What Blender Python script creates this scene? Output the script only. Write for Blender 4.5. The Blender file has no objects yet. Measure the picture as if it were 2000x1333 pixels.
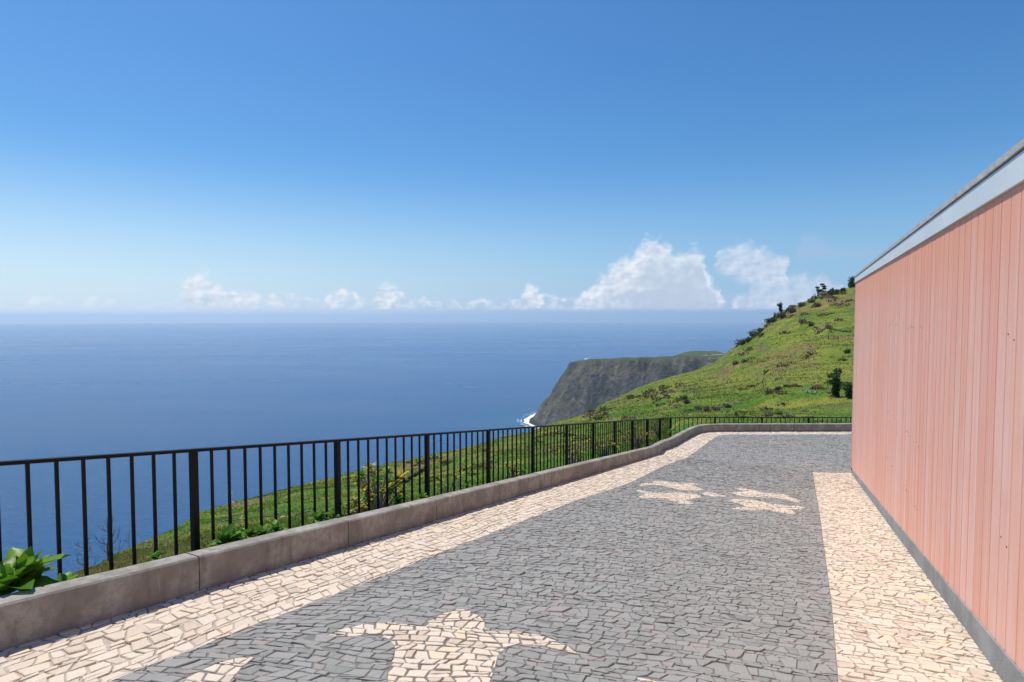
import bpy, math, random
import numpy as np
from mathutils import Vector, Matrix

random.seed(7)
RNG = np.random.default_rng(7)
S = bpy.context.scene
COL = S.collection
rad = math.radians

# ------------------------------------------------------------------ camera
FPX, HZ, CY = 1145.0, 618.0, 666.5           # focal length in pixels of a 2000 px wide frame, eye level row
cam_d = bpy.data.cameras.new('camera')
cam = bpy.data.objects.new('camera', cam_d); COL.objects.link(cam)
cam_d.sensor_width = 36.0
cam_d.lens = 36.0 * FPX / 2000.0
cam_d.clip_start = 0.05
cam_d.clip_end = 120000
cam.location = (0, 0, 0)
PITCH = math.atan((CY - HZ) / FPX)
cam.rotation_euler = (math.pi / 2 - PITCH, 0, 0)
S.camera = cam

# ------------------------------------------------------------------ light
SUN_AZ, SUN_EL = -48.0, 66.5                  # degrees, azimuth from +Y (negative = left of the view)
S.view_settings.view_transform = 'Standard'
S.view_settings.look = 'None'
S.view_settings.gamma = 1
S.view_settings.exposure = 0.15
S.view_settings.use_curve_mapping = False
S.cycles.use_denoising = True
S.cycles.max_bounces = 6
S.cycles.diffuse_bounces = 3
S.cycles.glossy_bounces = 2
S.cycles.transparent_max_bounces = 8
S.cycles.volume_bounces = 3

sun_d = bpy.data.lights.new('sun', 'SUN')
sun_d.energy = 3.9
sun_d.angle = rad(0.5)
sun_d.color = (1.0, 0.94, 0.855)
sun = bpy.data.objects.new('sun', sun_d); COL.objects.link(sun)
sdir = Vector((math.sin(rad(SUN_AZ)) * math.cos(rad(SUN_EL)), math.cos(rad(SUN_AZ)) * math.cos(rad(SUN_EL)), math.sin(rad(SUN_EL))))
sun.rotation_euler = (-sdir).to_track_quat('-Z', 'Y').to_euler()
sun.location = (-20, 0, 40)

class NT:
    """small node-tree helper"""
    def __init__(s, tree):
        s.t = tree; s.t.nodes.clear()
    def n(s, typ, ins=None, **kw):
        nd = s.t.nodes.new(typ)
        for k, v in kw.items(): setattr(nd, k, v)
        if ins:
            for k, v in ins.items():
                sock = nd.inputs[k]
                if hasattr(v, 'is_output'): s.t.links.new(v, sock)
                else:
                    try: sock.default_value = v
                    except Exception: sock.default_value = (*v, 1.0)
        return nd
    def m(s, op, a, b=0.0, c=0.0, clamp=False):
        nd = s.n('ShaderNodeMath', {0: a, 1: b, 2: c}, operation=op); nd.use_clamp = clamp
        return nd.outputs[0]
    def noise(s, vec, scale, detail=4, rough=0.5, dist=0.0, dim='3D', out='Fac'):
        i = {'Scale': scale, 'Detail': detail, 'Roughness': rough, 'Distortion': dist}
        if vec is not None: i['Vector'] = vec
        nd = s.n('ShaderNodeTexNoise', i, noise_dimensions=dim)
        return nd.outputs[out]
    def ss(s, v, a, b, lo=0.0, hi=1.0):
        nd = s.n('ShaderNodeMapRange', {'Value': v, 'From Min': a, 'From Max': b, 'To Min': lo, 'To Max': hi}, interpolation_type='SMOOTHSTEP')
        return nd.outputs[0]
    def mix(s, f, a, b, blend='MIX'):
        nd = s.n('ShaderNodeMix', data_type='RGBA', blend_type=blend)
        for idx, v in ((0, f), (6, a), (7, b)):
            if hasattr(v, 'is_output'): s.t.links.new(v, nd.inputs[idx])
            elif idx == 0: nd.inputs[0].default_value = v
            else: nd.inputs[idx].default_value = (*v[:3], 1.0)
        return nd.outputs[2]
    def curve(s, v, pts):
        nd = s.n('ShaderNodeFloatCurve', {'Value': v})
        c = nd.mapping.curves[0]
        nd.mapping.use_clip = False
        while len(c.points) < len(pts): c.points.new(0.5, 0.5)
        for p, (x, y) in zip(c.points, pts):
            p.location = (x, y); p.handle_type = 'AUTO_CLAMPED'
        nd.mapping.update()
        return nd.outputs[0]

# ------------------------------------------------------------------ world: clear sky with fair-weather cumulus low over the sea
W = bpy.data.worlds.new('World'); S.world = W; W.use_nodes = True
w = NT(W.node_tree)
tc = w.n('ShaderNodeTexCoord').outputs['Generated']
sep = w.n('ShaderNodeSeparateXYZ', {0: tc})
dx, dy, dz = sep.outputs
zc = w.m('MAXIMUM', dz, 0.012)
skyv = w.n('ShaderNodeCombineXYZ', {0: dx, 1: dy, 2: zc}).outputs[0]
sky = w.n('ShaderNodeTexSky', None, sky_type='NISHITA')
sky.sun_disc = False
w.t.links.new(skyv, sky.inputs[0])
sky.sun_elevation = rad(SUN_EL)
sky.sun_rotation = rad(SUN_AZ)
sky.altitude = 300; sky.air_density = 1.1; sky.dust_density = 0.8; sky.ozone_density = 4.0
SKYMUL = 0.125
hsv = w.n('ShaderNodeHueSaturation', {'Saturation': 1.22, 'Value': 0.94, 'Fac': 1.0, 'Color': sky.outputs[0]})
skyc = w.mix(1.0, hsv.outputs[0], (0.66, 0.86, 0.96), 'MULTIPLY')
az = w.m('MULTIPLY', w.m('ARCTAN2', dx, dy), 180 / math.pi)
el = w.m('MULTIPLY', w.m('ARCSINE', dz), 180 / math.pi)
elc = w.m('MAXIMUM', el, 0.0)
ae = w.n('ShaderNodeCombineXYZ', {0: az, 1: w.m('MULTIPLY', el, 1.25), 2: 0.0}).outputs[0]
n1 = w.noise(ae, 0.85, 5, 0.50, 0.25)            # billows
n1b = w.noise(w.n('ShaderNodeVectorMath', {0: ae, 1: (0.35, -0.30, 0)}, operation='ADD').outputs[0], 0.85, 5, 0.50, 0.25)
n2 = w.noise(ae, 0.22, 3, 0.5)
n3 = w.noise(ae, 3.2, 4, 0.6)
def pxaz(px): return math.degrees(math.atan((px - 1000) / FPX))
def pxel(px, py): return math.degrees(math.atan((HZ - py) / math.hypot(FPX, px - 1000)))
top = [(-400, 588), (-200, 583), (0, 586), (60, 578), (150, 586), (190, 578), (235, 588), (300, 592), (345, 588), (360, 550), (376, 530), (414, 532), (430, 562), (460, 556), (500, 566),
       (530, 572), (575, 574), (610, 582), (680, 564), (700, 582), (738, 574), (757, 554), (782, 564), (798, 588), (820, 576), (850, 588), (930, 584), (1000, 584), (1035, 556),
       (1062, 572), (1100, 580), (1165, 540), (1205, 505), (1245, 488), (1262, 462), (1295, 462), (1318, 494), (1342, 480), (1366, 486), (1382, 530), (1400, 562), (1425, 590), (1440, 590), (1700, 586), (2000, 560), (2400, 590)]
def norm_az(px): return (pxaz(px) + 60) / 120.0
nw = w.noise(w.n('ShaderNodeVectorMath', {0: ae, 1: (7.3, 2.1, 4.0)}, operation='ADD').outputs[0], 0.7, 4, 0.55)
t01 = w.m('DIVIDE', w.m('ADD', w.m('ADD', az, w.m('MULTIPLY', w.m('SUBTRACT', nw, 0.5), 2.2)), 60.0), 120.0)
h1 = w.curve(t01, [(norm_az(a), pxel(a, b) / 10) for a, b in top])
h1 = w.m('MULTIPLY', h1, 10.0)
def layer(htop, base, soft_top, soft_base, amp, nn):
    up = w.m('ADD', w.m('SUBTRACT', htop, el), w.m('MULTIPLY', w.m('SUBTRACT', nn, 0.5), amp))
    a = w.ss(up, w.m('MULTIPLY', soft_top, -0.2) if hasattr(soft_top, 'is_output') else -soft_top * 0.2, soft_top)
    b = w.ss(w.m('ADD', w.m('SUBTRACT', el, base), w.m('MULTIPLY', w.m('SUBTRACT', n3, 0.5), 0.35)), -soft_base, soft_base)
    return w.m('MULTIPLY', a, b), up
size1 = w.ss(h1, 1.4, 5.0)
c1, up1 = layer(h1, 0.62, w.m('ADD', 0.40, w.m('MULTIPLY', size1, 1.1)), 0.28, w.m('ADD', 1.3, w.m('MULTIPLY', size1, 1.7)), n1)
c1 = w.m('MULTIPLY', c1, w.ss(w.m('ADD', n1, w.m('MULTIPLY', size1, 0.34)), 0.38, 0.70))
# a second, looser cloud to the right with a ragged lower part
top2 = [(1370, 640), (1392, 500), (1420, 484), (1455, 470), (1480, 478), (1515, 492), (1540, 515), (1560, 640)]
bas2 = [(1370, 520), (1400, 528), (1440, 545), (1500, 556), (1540, 548), (1560, 520)]
def cv(pts, far):
    P = [(0.0, far / 10)] + [(norm_az(a), pxel(a, b) / 10) for a, b in pts] + [(1.0, far / 10)]
    return w.m('MULTIPLY', w.curve(t01, P), 10.0)
h2 = cv(top2, -2.0); b2 = cv(bas2, 4.0)
c2, up2 = layer(h2, b2, 0.95, 0.7, 1.7, n1)
c2 = w.m('MULTIPLY', c2, 0.78)
top3 = [(1395, 640), (1425, 590), (1460, 560), (1490, 540), (1540, 532), (1590, 535), (1640, 560), (1665, 640)]
h3 = cv(top3, -2.0)
c3, up3 = layer(h3, 0.62, 0.8, 0.18, 1.6, n1)
c3 = w.m('MULTIPLY', c3, 0.62)
# faint wisp near the roof
h4 = cv([(1530, 640), (1555, 470), (1580, 452), (1610, 470), (1700, 480), (1760, 500), (1800, 640)], -2.0)
c4, up4 = layer(h4, pxel(1600, 505), 0.9, 0.6, 1.5, n1)
c4 = w.m('MULTIPLY', c4, 0.45)
# colours: sunlit billows white, flat undersides lilac grey
relief = w.m('MULTIPLY', w.m('SUBTRACT', n1, n1b), 2.3)
lit = w.m('ADD', w.m('ADD', 0.62, relief), w.m('MULTIPLY', w.m('SUBTRACT', 1.6, up1), 0.16), clamp=True)
core = w.ss(w.m('ADD', w.m('ADD', az, w.m('MULTIPLY', el, -0.25)), w.m('MULTIPLY', w.m('SUBTRACT', n1, 0.5), 7.0)), pxaz(1225), pxaz(1290))
core = w.m('MULTIPLY', core, w.ss(up1, 0.7, 2.2))
lit = w.m('MULTIPLY', lit, w.m('SUBTRACT', 1.0, w.m('MULTIPLY', core, w.m('ADD', 0.40, w.m('MULTIPLY', n1b, 0.8)))))
ccol = w.mix(lit, (0.47, 0.56, 0.70), (0.79, 0.83, 0.88))
gcol = w.mix(w.m('ADD', 0.55, relief, clamp=True), (0.41, 0.52, 0.71), (0.68, 0.74, 0.84))
wcol = (0.36, 0.48, 0.70)
full = w.n('ShaderNodeVectorMath', {0: skyc, 1: (SKYMUL, SKYMUL, SKYMUL)}, operation='MULTIPLY').outputs[0]
# milky air low over the horizon
lowc = w.mix(w.ss(az, -55, 35), (0.66, 0.79, 0.94), (0.27, 0.45, 0.72))
full = w.mix(w.ss(elc, 15.0, -3.0, 0.0, 0.92), full, lowc)
far1 = w.ss(h1, 1.1, 3.0, 0.62, 0.95)
far1 = w.m('MULTIPLY', far1, w.ss(az, -50, -20, 0.75, 1.0))
hzc = w.mix(w.ss(az, -50, 28), (0.66, 0.76, 0.89), (0.19, 0.34, 0.61))
full = w.mix(w.ss(el, 1.5, -0.6, 0.0, 1.0), full, hzc)
veil = w.m('MULTIPLY', w.m('MULTIPLY', w.ss(el, 2.6, 0.9), w.ss(el, 0.1, 0.8)), w.ss(az, -6, 10))
veil = w.m('MULTIPLY', veil, w.ss(w.m('ADD', n2, w.m('MULTIPLY', n1, 0.4)), 0.50, 0.85, 0.15, 0.65))
full = w.mix(veil, full, (0.46, 0.59, 0.79))
r = w.mix(c4, full, wcol)
r = w.mix(c3, r, gcol)
r = w.mix(c2, r, gcol)
r = w.mix(w.m('MULTIPLY', c1, w.m('MAXIMUM', far1, 0.45)), r, ccol)
r = w.mix(w.ss(el, 0.95, 0.15, 0.0, 1.0), r, full)
SKY_STRENGTH = 0.10
r = w.n('ShaderNodeVectorMath', {0: r, 3: 1.0 / SKY_STRENGTH}, operation='SCALE').outputs[0]
bg = w.n('ShaderNodeBackground', {'Color': r, 'Strength': SKY_STRENGTH})
w.n('ShaderNodeOutputWorld', {0: bg.outputs[0]})
W.cycles.sampling_method = 'MANUAL'; W.cycles.sample_map_resolution = 512

# ------------------------------------------------------------------ materials
def mat(name):
    m = bpy.data.materials.new(name); m.use_nodes = True
    t = NT(m.node_tree)
    out = t.n('ShaderNodeOutputMaterial')
    b = t.n('ShaderNodeBsdfPrincipled')
    t.t.links.new(b.outputs[0], out.inputs[0])
    b.inputs['Roughness'].default_value = 0.8
    return m, t, b
def setc(t, b, col=None, rough=None, bump=None, bstr=0.3, bdist=0.01, spec=None):
    if col is not None:
        if hasattr(col, 'is_output'): t.t.links.new(col, b.inputs['Base Color'])
        else: b.inputs['Base Color'].default_value = (*col, 1)
    if rough is not None:
        if hasattr(rough, 'is_output'): t.t.links.new(rough, b.inputs['Roughness'])
        else: b.inputs['Roughness'].default_value = rough
    if spec is not None: b.inputs['Specular IOR Level'].default_value = spec
    if bump is not None:
        nb = t.n('ShaderNodeBump', {'Height': bump, 'Strength': bstr, 'Distance': bdist})
        t.t.links.new(nb.outputs[0], b.inputs['Normal'])
def objc(t): return t.n('ShaderNodeTexCoord').outputs['Object']
def geo(t): return t.n('ShaderNodeNewGeometry')
def wpos(t): return geo(t).outputs['Position']
def tone(t): return t.n('ShaderNodeAttribute', attribute_name='tone').outputs['Fac']
def vscale(t, v, s): return t.n('ShaderNodeVectorMath', {0: v, 1: s}, operation='MULTIPLY').outputs[0]

M = {}
def make_stone(name, ramp, spots, rough=0.75, extra=None):
    m, t, b = mat(name)
    p = wpos(t); k = tone(t)
    cr = t.n('ShaderNodeValToRGB', {0: k})
    els = cr.color_ramp.elements
    while len(els) < len(ramp): els.new(0.5)
    for e, (pos, c) in zip(els, ramp): e.position = pos; e.color = (*c, 1)
    g = t.noise(p, 38, 5, 0.6); g2 = t.noise(p, 5.0, 4, 0.6); g3 = t.noise(p, 170, 3, 0.6)
    c = t.mix(t.ss(g, 0.35, 0.75, 0, 0.55), cr.outputs[0], spots)
    c = t.mix(t.m('MULTIPLY', t.ss(g2, 0.42, 0.72), 0.30), c, extra or spots)
    c = t.mix(t.ss(g3, 0.30, 0.72, 0.0, 0.30), c, (ramp[0][1][0] * .5, ramp[0][1][1] * .5, ramp[0][1][2] * .5))
    h = t.m('ADD', t.m('MULTIPLY', g, 1.0), t.m('MULTIPLY', g3, 0.3))
    setc(t, b, c, rough, h, 0.8, 0.006, spec=0.3)
    return m
M['basalt'] = make_stone('basalt_stone', [(0, (0.240, 0.240, 0.215)), (0.35, (0.295, 0.292, 0.260)), (0.7, (0.340, 0.334, 0.297)), (0.93, (0.36, 0.335, 0.31)), (1.0, (0.38, 0.31, 0.265))],
                         (0.37, 0.365, 0.335), 0.65, (0.34, 0.305, 0.275))
M['lime'] = make_stone('limestone', [(0, (0.58, 0.46, 0.35)), (0.3, (0.71, 0.60, 0.46)), (0.75, (0.77, 0.67, 0.525)), (0.90, (0.77, 0.62, 0.48)), (0.97, (0.80, 0.66, 0.44)), (1.0, (0.82, 0.61, 0.36))],
                       (0.78, 0.69, 0.57), 0.8, (0.70, 0.55, 0.42))
def simple(name, c1, c2, sc=8, rough=0.8, sc2=60, bstr=0.4, bdist=0.004, spec=0.3):
    m, t, b = mat(name)
    p = wpos(t)
    n_ = t.noise(p, sc, 5, 0.6); f_ = t.noise(p, sc2, 3, 0.6)
    c = t.mix(t.ss(n_, 0.3, 0.7), c1, c2)
    c = t.mix(t.ss(f_, 0.3, 0.75, 0, 0.4), c, tuple(x * 0.6 for x in c1))
    setc(t, b, c, rough, f_, bstr, bdist, spec)
    return m
M['bed'] = simple('jointing_sand', (0.17, 0.16, 0.148), (0.25, 0.225, 0.20), 6)
M['bed_lime'] = simple('pale_jointing', (0.40, 0.325, 0.26), (0.55, 0.46, 0.37), 9)
M['earth'] = simple('dry_earth', (0.12, 0.085, 0.05), (0.22, 0.16, 0.10), 3)
M['rock'] = simple('hill_rock', (0.085, 0.075, 0.068), (0.20, 0.165, 0.135), 1.5, bstr=0.8, bdist=0.05, sc2=9)
M['darkrock'] = simple('dark_rock', (0.018, 0.017, 0.02), (0.055, 0.048, 0.045), 1.5, bstr=0.8, bdist=0.05, sc2=9)
M['scarp'] = simple('red_earth', (0.12, 0.055, 0.032), (0.24, 0.125, 0.075), 0.7, sc2=3.0, bdist=0.1)

# kerb concrete
m, t, b = mat('kerb_concrete'); p = wpos(t)
a = t.noise(p, 3.0, 6, 0.62); bb = t.noise(vscale(t, p, (5, 5, 1.3)), 2.2, 4, 0.6); f = t.noise(p, 90, 3, 0.7)
ntop = t.n('ShaderNodeSeparateXYZ', {0: geo(t).outputs['Normal']}).outputs[2]
c = t.mix(t.ss(a, 0.40, 0.60), (0.27, 0.25, 0.215), (0.41, 0.385, 0.335))
c = t.mix(t.ss(t.noise(p, 16, 5, 0.7), 0.42, 0.66, 0, 0.6), c, (0.215, 0.198, 0.17))
c = t.mix(t.ss(bb, 0.50, 0.72, 0, 0.75), c, (0.20, 0.155, 0.12))
c = t.mix(t.ss(t.noise(p, 1.1, 3, 0.5), 0.62, 0.75, 0, 0.55), c, (0.42, 0.27, 0.17))
c = t.mix(t.ss(t.noise(p, 6.0, 3, 0.5), 0.68, 0.80, 0, 0.45), c, (0.13, 0.105, 0.085))
c = t.mix(t.ss(f, 0.32, 0.75, 0, 0.35), c, (0.22, 0.19, 0.16))
c = t.mix(t.ss(t.noise(vscale(t, p, (8, 8, 1)), 3.0, 3, 0.5), 0.68, 0.8, 0, 0.45), c, (0.60, 0.55, 0.49))
setc(t, b, c, 0.85, t.m('ADD', f, t.m('MULTIPLY', a, 2)), 0.5, 0.004, 0.25); M['kerb'] = m

# painted steel
m, t, b = mat('black_steel'); p = wpos(t); f = t.noise(p, 60, 4, 0.6)
c = t.mix(t.ss(t.noise(p, 14, 4, 0.6), 0.62, 0.78), (0.004, 0.004, 0.005), (0.014, 0.010, 0.008))
setc(t, b, c, t.ss(f, 0.2, 0.8, 0.42, 0.65), f, 0.15, 0.002, 0.25); M['steel'] = m

# rose tinted cladding boards
m, t, b = mat('rose_cladding'); p = wpos(t)
rnd = t.n('ShaderNodeObjectInfo').outputs['Random']
al = t.n('ShaderNodeVectorMath', {0: p, 1: (0.4464, 0.8948, 0.0)}, operation='DOT_PRODUCT').outputs['Value']
zz = t.n('ShaderNodeSeparateXYZ', {0: p}).outputs[2]
sv = t.n('ShaderNodeCombineXYZ', {0: t.m('MULTIPLY', al, 36.0), 1: t.m('MULTIPLY', zz, 0.35), 2: t.m('MULTIPLY', rnd, 31)}).outputs[0]
st = t.noise(sv, 1.0, 5, 0.62)
sv2 = t.n('ShaderNodeCombineXYZ', {0: t.m('MULTIPLY', al, 5.0), 1: t.m('MULTIPLY', zz, 0.5), 2: t.m('MULTIPLY', rnd, 7)}).outputs[0]
st2 = t.noise(sv2, 1.0, 4, 0.55)
bl = t.noise(p, 2.0, 5, 0.6)
fg = t.noise(p, 120, 3, 0.65)
c = t.mix(t.ss(rnd, 0.0, 1.0), (0.78, 0.355, 0.245), (0.83, 0.450, 0.335))
c = t.mix(t.ss(st, 0.44, 0.74, 0, 0.70), c, (0.86, 0.63, 0.56))
c = t.mix(t.ss(st2, 0.47, 0.72, 0, 0.60), c, (0.82, 0.56, 0.49))
# iron-stained heads and feet of the boards
topd = t.ss(t.m('ADD', zz, t.m('MULTIPLY', st2, 1.2)), 0.45, 1.5)
c = t.mix(t.m('MULTIPLY', topd, 0.75), c, (0.84, 0.35, 0.21))
c = t.mix(t.ss(bl, 0.52, 0.75, 0, 0.40), c, (0.74, 0.36, 0.25))
c = t.mix(t.ss(fg, 0.35, 0.8, 0, 0.22), c, (0.48, 0.22, 0.18))
c = t.mix(t.ss(t.noise(sv, 2.6, 3, 0.5), 0.66, 0.74, 0, 0.35), c, (0.40, 0.15, 0.11))
setc(t, b, c, 0.78, t.m('ADD', t.m('MULTIPLY', st, 1.5), t.m('MULTIPLY', fg, 0.35)), 0.35, 0.003, 0.25); M['rose'] = m
M['groove'] = simple('shadow_gap_board', (0.15, 0.045, 0.03), (0.20, 0.07, 0.05), 5)
M['bolt'] = simple('bolt_head', (0.10, 0.07, 0.06), (0.16, 0.12, 0.10), 30, 0.5)

m, t, b = mat('grey_fascia'); p = wpos(t)
c = t.mix(t.ss(t.noise(vscale(t, p, (1, 1, .6)), 1.4, 4, 0.6), 0.3, 0.75), (0.60, 0.66, 0.67), (0.68, 0.73, 0.735))
c = t.mix(t.ss(t.noise(p, 50, 3, 0.6), 0.4, 0.8, 0, 0.25), c, (0.45, 0.48, 0.50))
setc(t, b, c, 0.55, t.noise(p, 3, 3, 0.5), 0.1, 0.01, 0.4); M['fascia'] = m
M['cap'] = simple('rough_roof_concrete', (0.42, 0.42, 0.40), (0.60, 0.59, 0.57), 7, 0.9, 55, 0.9, 0.01)
M['plinth'] = simple('grey_plinth_concrete', (0.24, 0.245, 0.235), (0.36, 0.365, 0.355), 3.5, 0.85, 80, 0.7, 0.006)

# hillside grass (shared by ground and tufts)
def hill_colour(t, p):
    big = t.noise(vscale(t, p, (1, 1, 2.2)), 0.030, 4, 0.6)
    mid = t.noise(vscale(t, p, (0.75, 1, 3.0)), 0.16, 5, 0.62, 0.6)
    sm = t.noise(vscale(t, p, (1, 1, 2.0)), 1.1, 5, 0.65)
    fi = t.noise(p, 6.0, 3, 0.6)
    c = t.mix(t.ss(big, 0.38, 0.62), (0.076, 0.155, 0.016), (0.165, 0.198, 0.030))
    c = t.mix(t.ss(mid, 0.48, 0.66, 0, 0.8), c, (0.255, 0.245, 0.042))
    c = t.mix(t.ss(mid, 0.44, 0.32, 0, 0.85), c, (0.050, 0.130, 0.012))
    c = t.mix(t.ss(t.noise(vscale(t, p, (0.7, 1, 2.5)), 0.075, 5, 0.65, 0.8), 0.50, 0.62, 0, 0.8), c, (0.200, 0.140, 0.062))
    c = t.mix(t.ss(t.noise(vscale(t, p, (0.6, 1, 3)), 0.21, 4, 0.6, 0.5), 0.56, 0.68, 0, 0.65), c, (0.095, 0.098, 0.050))
    c = t.mix(t.ss(sm, 0.55, 0.78, 0, 0.6), c, (0.26, 0.24, 0.07))
    c = t.mix(t.ss(sm, 0.38, 0.22, 0, 0.5), c, (0.045, 0.095, 0.016))
    return c, mid, sm, fi
m, t, b = mat('grass_hillside'); p = wpos(t)
c, mid, sm, fi = hill_colour(t, p)
nz = t.n('ShaderNodeSeparateXYZ', {0: geo(t).outputs['True Normal']}).outputs[2]
rockc = t.mix(t.ss(t.noise(p, 0.9, 4, 0.6), 0.35, 0.65), (0.09, 0.065, 0.05), (0.24, 0.15, 0.09))
c = t.mix(t.m('MULTIPLY', t.ss(t.m('ADD', nz, t.m('MULTIPLY', t.m('SUBTRACT', sm, 0.5), 0.35)), 0.74, 0.52), 0.85), c, rockc)
hh = t.m('ADD', t.m('MULTIPLY', sm, 1.0), t.m('MULTIPLY', fi, 0.22))
setc(t, b, c, 0.9, hh, 0.9, 0.26, 0.1); M['hill'] = m
m, t, b = mat('grass_blades'); p = wpos(t)
c, mid, sm, fi = hill_colour(t, p)
k = tone(t)
c = t.mix(t.ss(k, 0.55, 1.0, 0, 0.7), c, (0.26, 0.27, 0.05))
c = t.mix(t.ss(k, 0.3, 0.0, 0, 0.35), c, (0.06, 0.13, 0.016))
setc(t, b, c, 0.7, spec=0.15); M['blades'] = m

# leaves and bark
def leafmat(name, ca, cb, cc=None, rough=0.45, trans=0.25, sc=3):
    m, t, b = mat(name); p = wpos(t); k = tone(t)
    c = t.mix(t.ss(k, 0.1, 0.9), ca, cb)
    c = t.mix(t.ss(t.noise(p, sc, 3, 0.6), 0.45, 0.75, 0, 0.7), c, cc or cb)
    setc(t, b, c, rough, spec=0.35)
    tr = t.n('ShaderNodeBsdfTranslucent', {'Color': c})
    mx = t.n('ShaderNodeMixShader', {0: trans})
    t.t.links.new(b.outputs[0], mx.inputs[1]); t.t.links.new(tr.outputs[0], mx.inputs[2])
    out = [n_ for n_ in t.t.nodes if n_.type == 'OUTPUT_MATERIAL'][0]
    t.t.links.new(mx.outputs[0], out.inputs[0])
    return m
M['bigleaf'] = leafmat('glossy_green_leaf', (0.07, 0.20, 0.012), (0.19, 0.40, 0.022), (0.28, 0.46, 0.03), 0.42, 0.42, 9)
M['weed'] = leafmat('fresh_weed_leaf', (0.07, 0.20, 0.02), (0.17, 0.34, 0.03), (0.05, 0.13, 0.03), 0.5, 0.35, 6)
M['yleaf'] = leafmat('yellow_green_leaf', (0.22, 0.27, 0.035), (0.60, 0.52, 0.10), (0.72, 0.58, 0.16), 0.5, 0.3, 6)
M['dleaf'] = leafmat('dark_foliage', (0.022, 0.050, 0.014), (0.065, 0.110, 0.026), (0.09, 0.13, 0.03), 0.6, 0.3, 1)
M['gleaf'] = leafmat('mid_foliage', (0.05, 0.10, 0.015), (0.12, 0.18, 0.03), (0.17, 0.22, 0.05), 0.6, 0.3, 1)
M['brush'] = leafmat('dry_brush', (0.10, 0.075, 0.045), (0.24, 0.19, 0.11), (0.14, 0.13, 0.06), 0.8, 0.1, 0.8)
M['purple'] = leafmat('purplish_brush', (0.05, 0.035, 0.035), (0.15, 0.095, 0.075), (0.10, 0.085, 0.05), 0.8, 0.1, 0.8)
M['agave'] = leafmat('blue_green_leaf', (0.20, 0.30, 0.24), (0.42, 0.52, 0.46), (0.36, 0.46, 0.36), 0.5, 0.15, 2)
M['bark'] = simple('bark', (0.07, 0.045, 0.032), (0.16, 0.11, 0.08), 10)
M['palebark'] = simple('pale_bark', (0.22, 0.19, 0.16), (0.38, 0.34, 0.30), 10)

# sea
m, t, b = mat('sea_water'); p = wpos(t)
w1 = t.noise(vscale(t, p, (0.022, 0.050, 1)), 1.0, 6, 0.62, 0.0)
w2 = t.noise(vscale(t, p, (0.11, 0.26, 1)), 1.0, 4, 0.65, 0.0)
w3 = t.noise(vscale(t, p, (0.0004, 0.0013, 1)), 1.0, 5, 0.55, 0.2)
dist = t.n('ShaderNodeVectorMath', {0: p}, operation='LENGTH').outputs['Value']
shore = t.n('ShaderNodeVectorMath', {0: p, 1: (60, 2120, -400)}, operation='DISTANCE').outputs['Value']
c = t.mix(t.ss(w3, 0.35, 0.7), (0.001, 0.085, 0.250), (0.003, 0.105, 0.290))
c = t.mix(t.ss(shore, 420, 20, 0, 0.45), c, (0.03, 0.20, 0.24))
sparkle = t.noise(vscale(t, p, (0.10, 0.45, 1)), 1.0, 3, 0.6)
c = t.mix(t.m('MULTIPLY', t.ss(sparkle, 0.70, 0.80), t.ss(w1, 0.5, 0.62, 0, 0.55)), c, (0.75, 0.80, 0.83))  # white flecks painted into the colour for sun sparkle on the waves
c = t.mix(t.ss(w1, 0.35, 0.65, 0, 0.35), c, (0.008, 0.14, 0.34))
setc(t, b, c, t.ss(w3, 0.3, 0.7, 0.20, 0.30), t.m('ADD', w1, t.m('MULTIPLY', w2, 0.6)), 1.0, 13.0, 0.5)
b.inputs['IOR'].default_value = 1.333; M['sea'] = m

m, t, b = mat('surf_foam'); p = wpos(t)
nf = t.noise(p, 0.06, 5, 0.7)
setc(t, b, (0.82, 0.86, 0.88), 0.8, nf, 0.6, 2.0); M['foam'] = m

# far cliff
m, t, b = mat('cliff_rock'); p = wpos(t)
nz = t.n('ShaderNodeSeparateXYZ', {0: geo(t).outputs['Normal']}).outputs[2]
zz = t.n('ShaderNodeSeparateXYZ', {0: p}).outputs[2]
a = t.noise(vscale(t, p, (1, 1, 0.35)), 0.016, 6, 0.65, 0.5); a2 = t.noise(p, 0.045, 6, 0.72); a3 = t.noise(vscale(t, p, (0.3, 0.3, 3.5)), 0.012, 4, 0.6)
c = t.mix(t.ss(a, 0.35, 0.65), (0.10, 0.092, 0.084), (0.29, 0.25, 0.21))
c = t.mix(t.ss(a3, 0.45, 0.7, 0, 0.5), c, (0.20, 0.14, 0.10))
c = t.mix(t.ss(a2, 0.47, 0.57, 0, 0.6), c, (0.125, 0.145, 0.075))
c = t.mix(t.ss(t.noise(p, 0.03, 4, 0.7), 0.58, 0.66, 0, 0.7), c, (0.035, 0.032, 0.03))
c = t.mix(t.ss(t.m('ADD', nz, t.m('MULTIPLY', t.m('SUBTRACT', a2, 0.5), 0.5)), 0.62, 0.92), c, (0.125, 0.150, 0.050))
c = t.mix(t.ss(zz, -380, -398), c, (0.06, 0.055, 0.05))
setc(t, b, c, 0.95, t.m('ADD', a2, t.m('MULTIPLY', a, 1.5)), 1.0, 26.0, 0.1); M['cliff'] = m

M['white'] = simple('white_render', (0.72, 0.72, 0.70), (0.8, 0.8, 0.78), 0.5)
M['redroof'] = simple('red_tile', (0.32, 0.10, 0.06), (0.38, 0.14, 0.08), 0.5)
M['orange'] = simple('orange_paint', (0.45, 0.14, 0.04), (0.5, 0.18, 0.05), 0.5, 0.4)
M['track'] = simple('dirt_track', (0.36, 0.29, 0.22), (0.44, 0.36, 0.28), 0.05)
M['hull'] = simple('dark_hull_paint', (0.03, 0.035, 0.045), (0.05, 0.05, 0.06), 0.5, 0.4)

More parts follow.
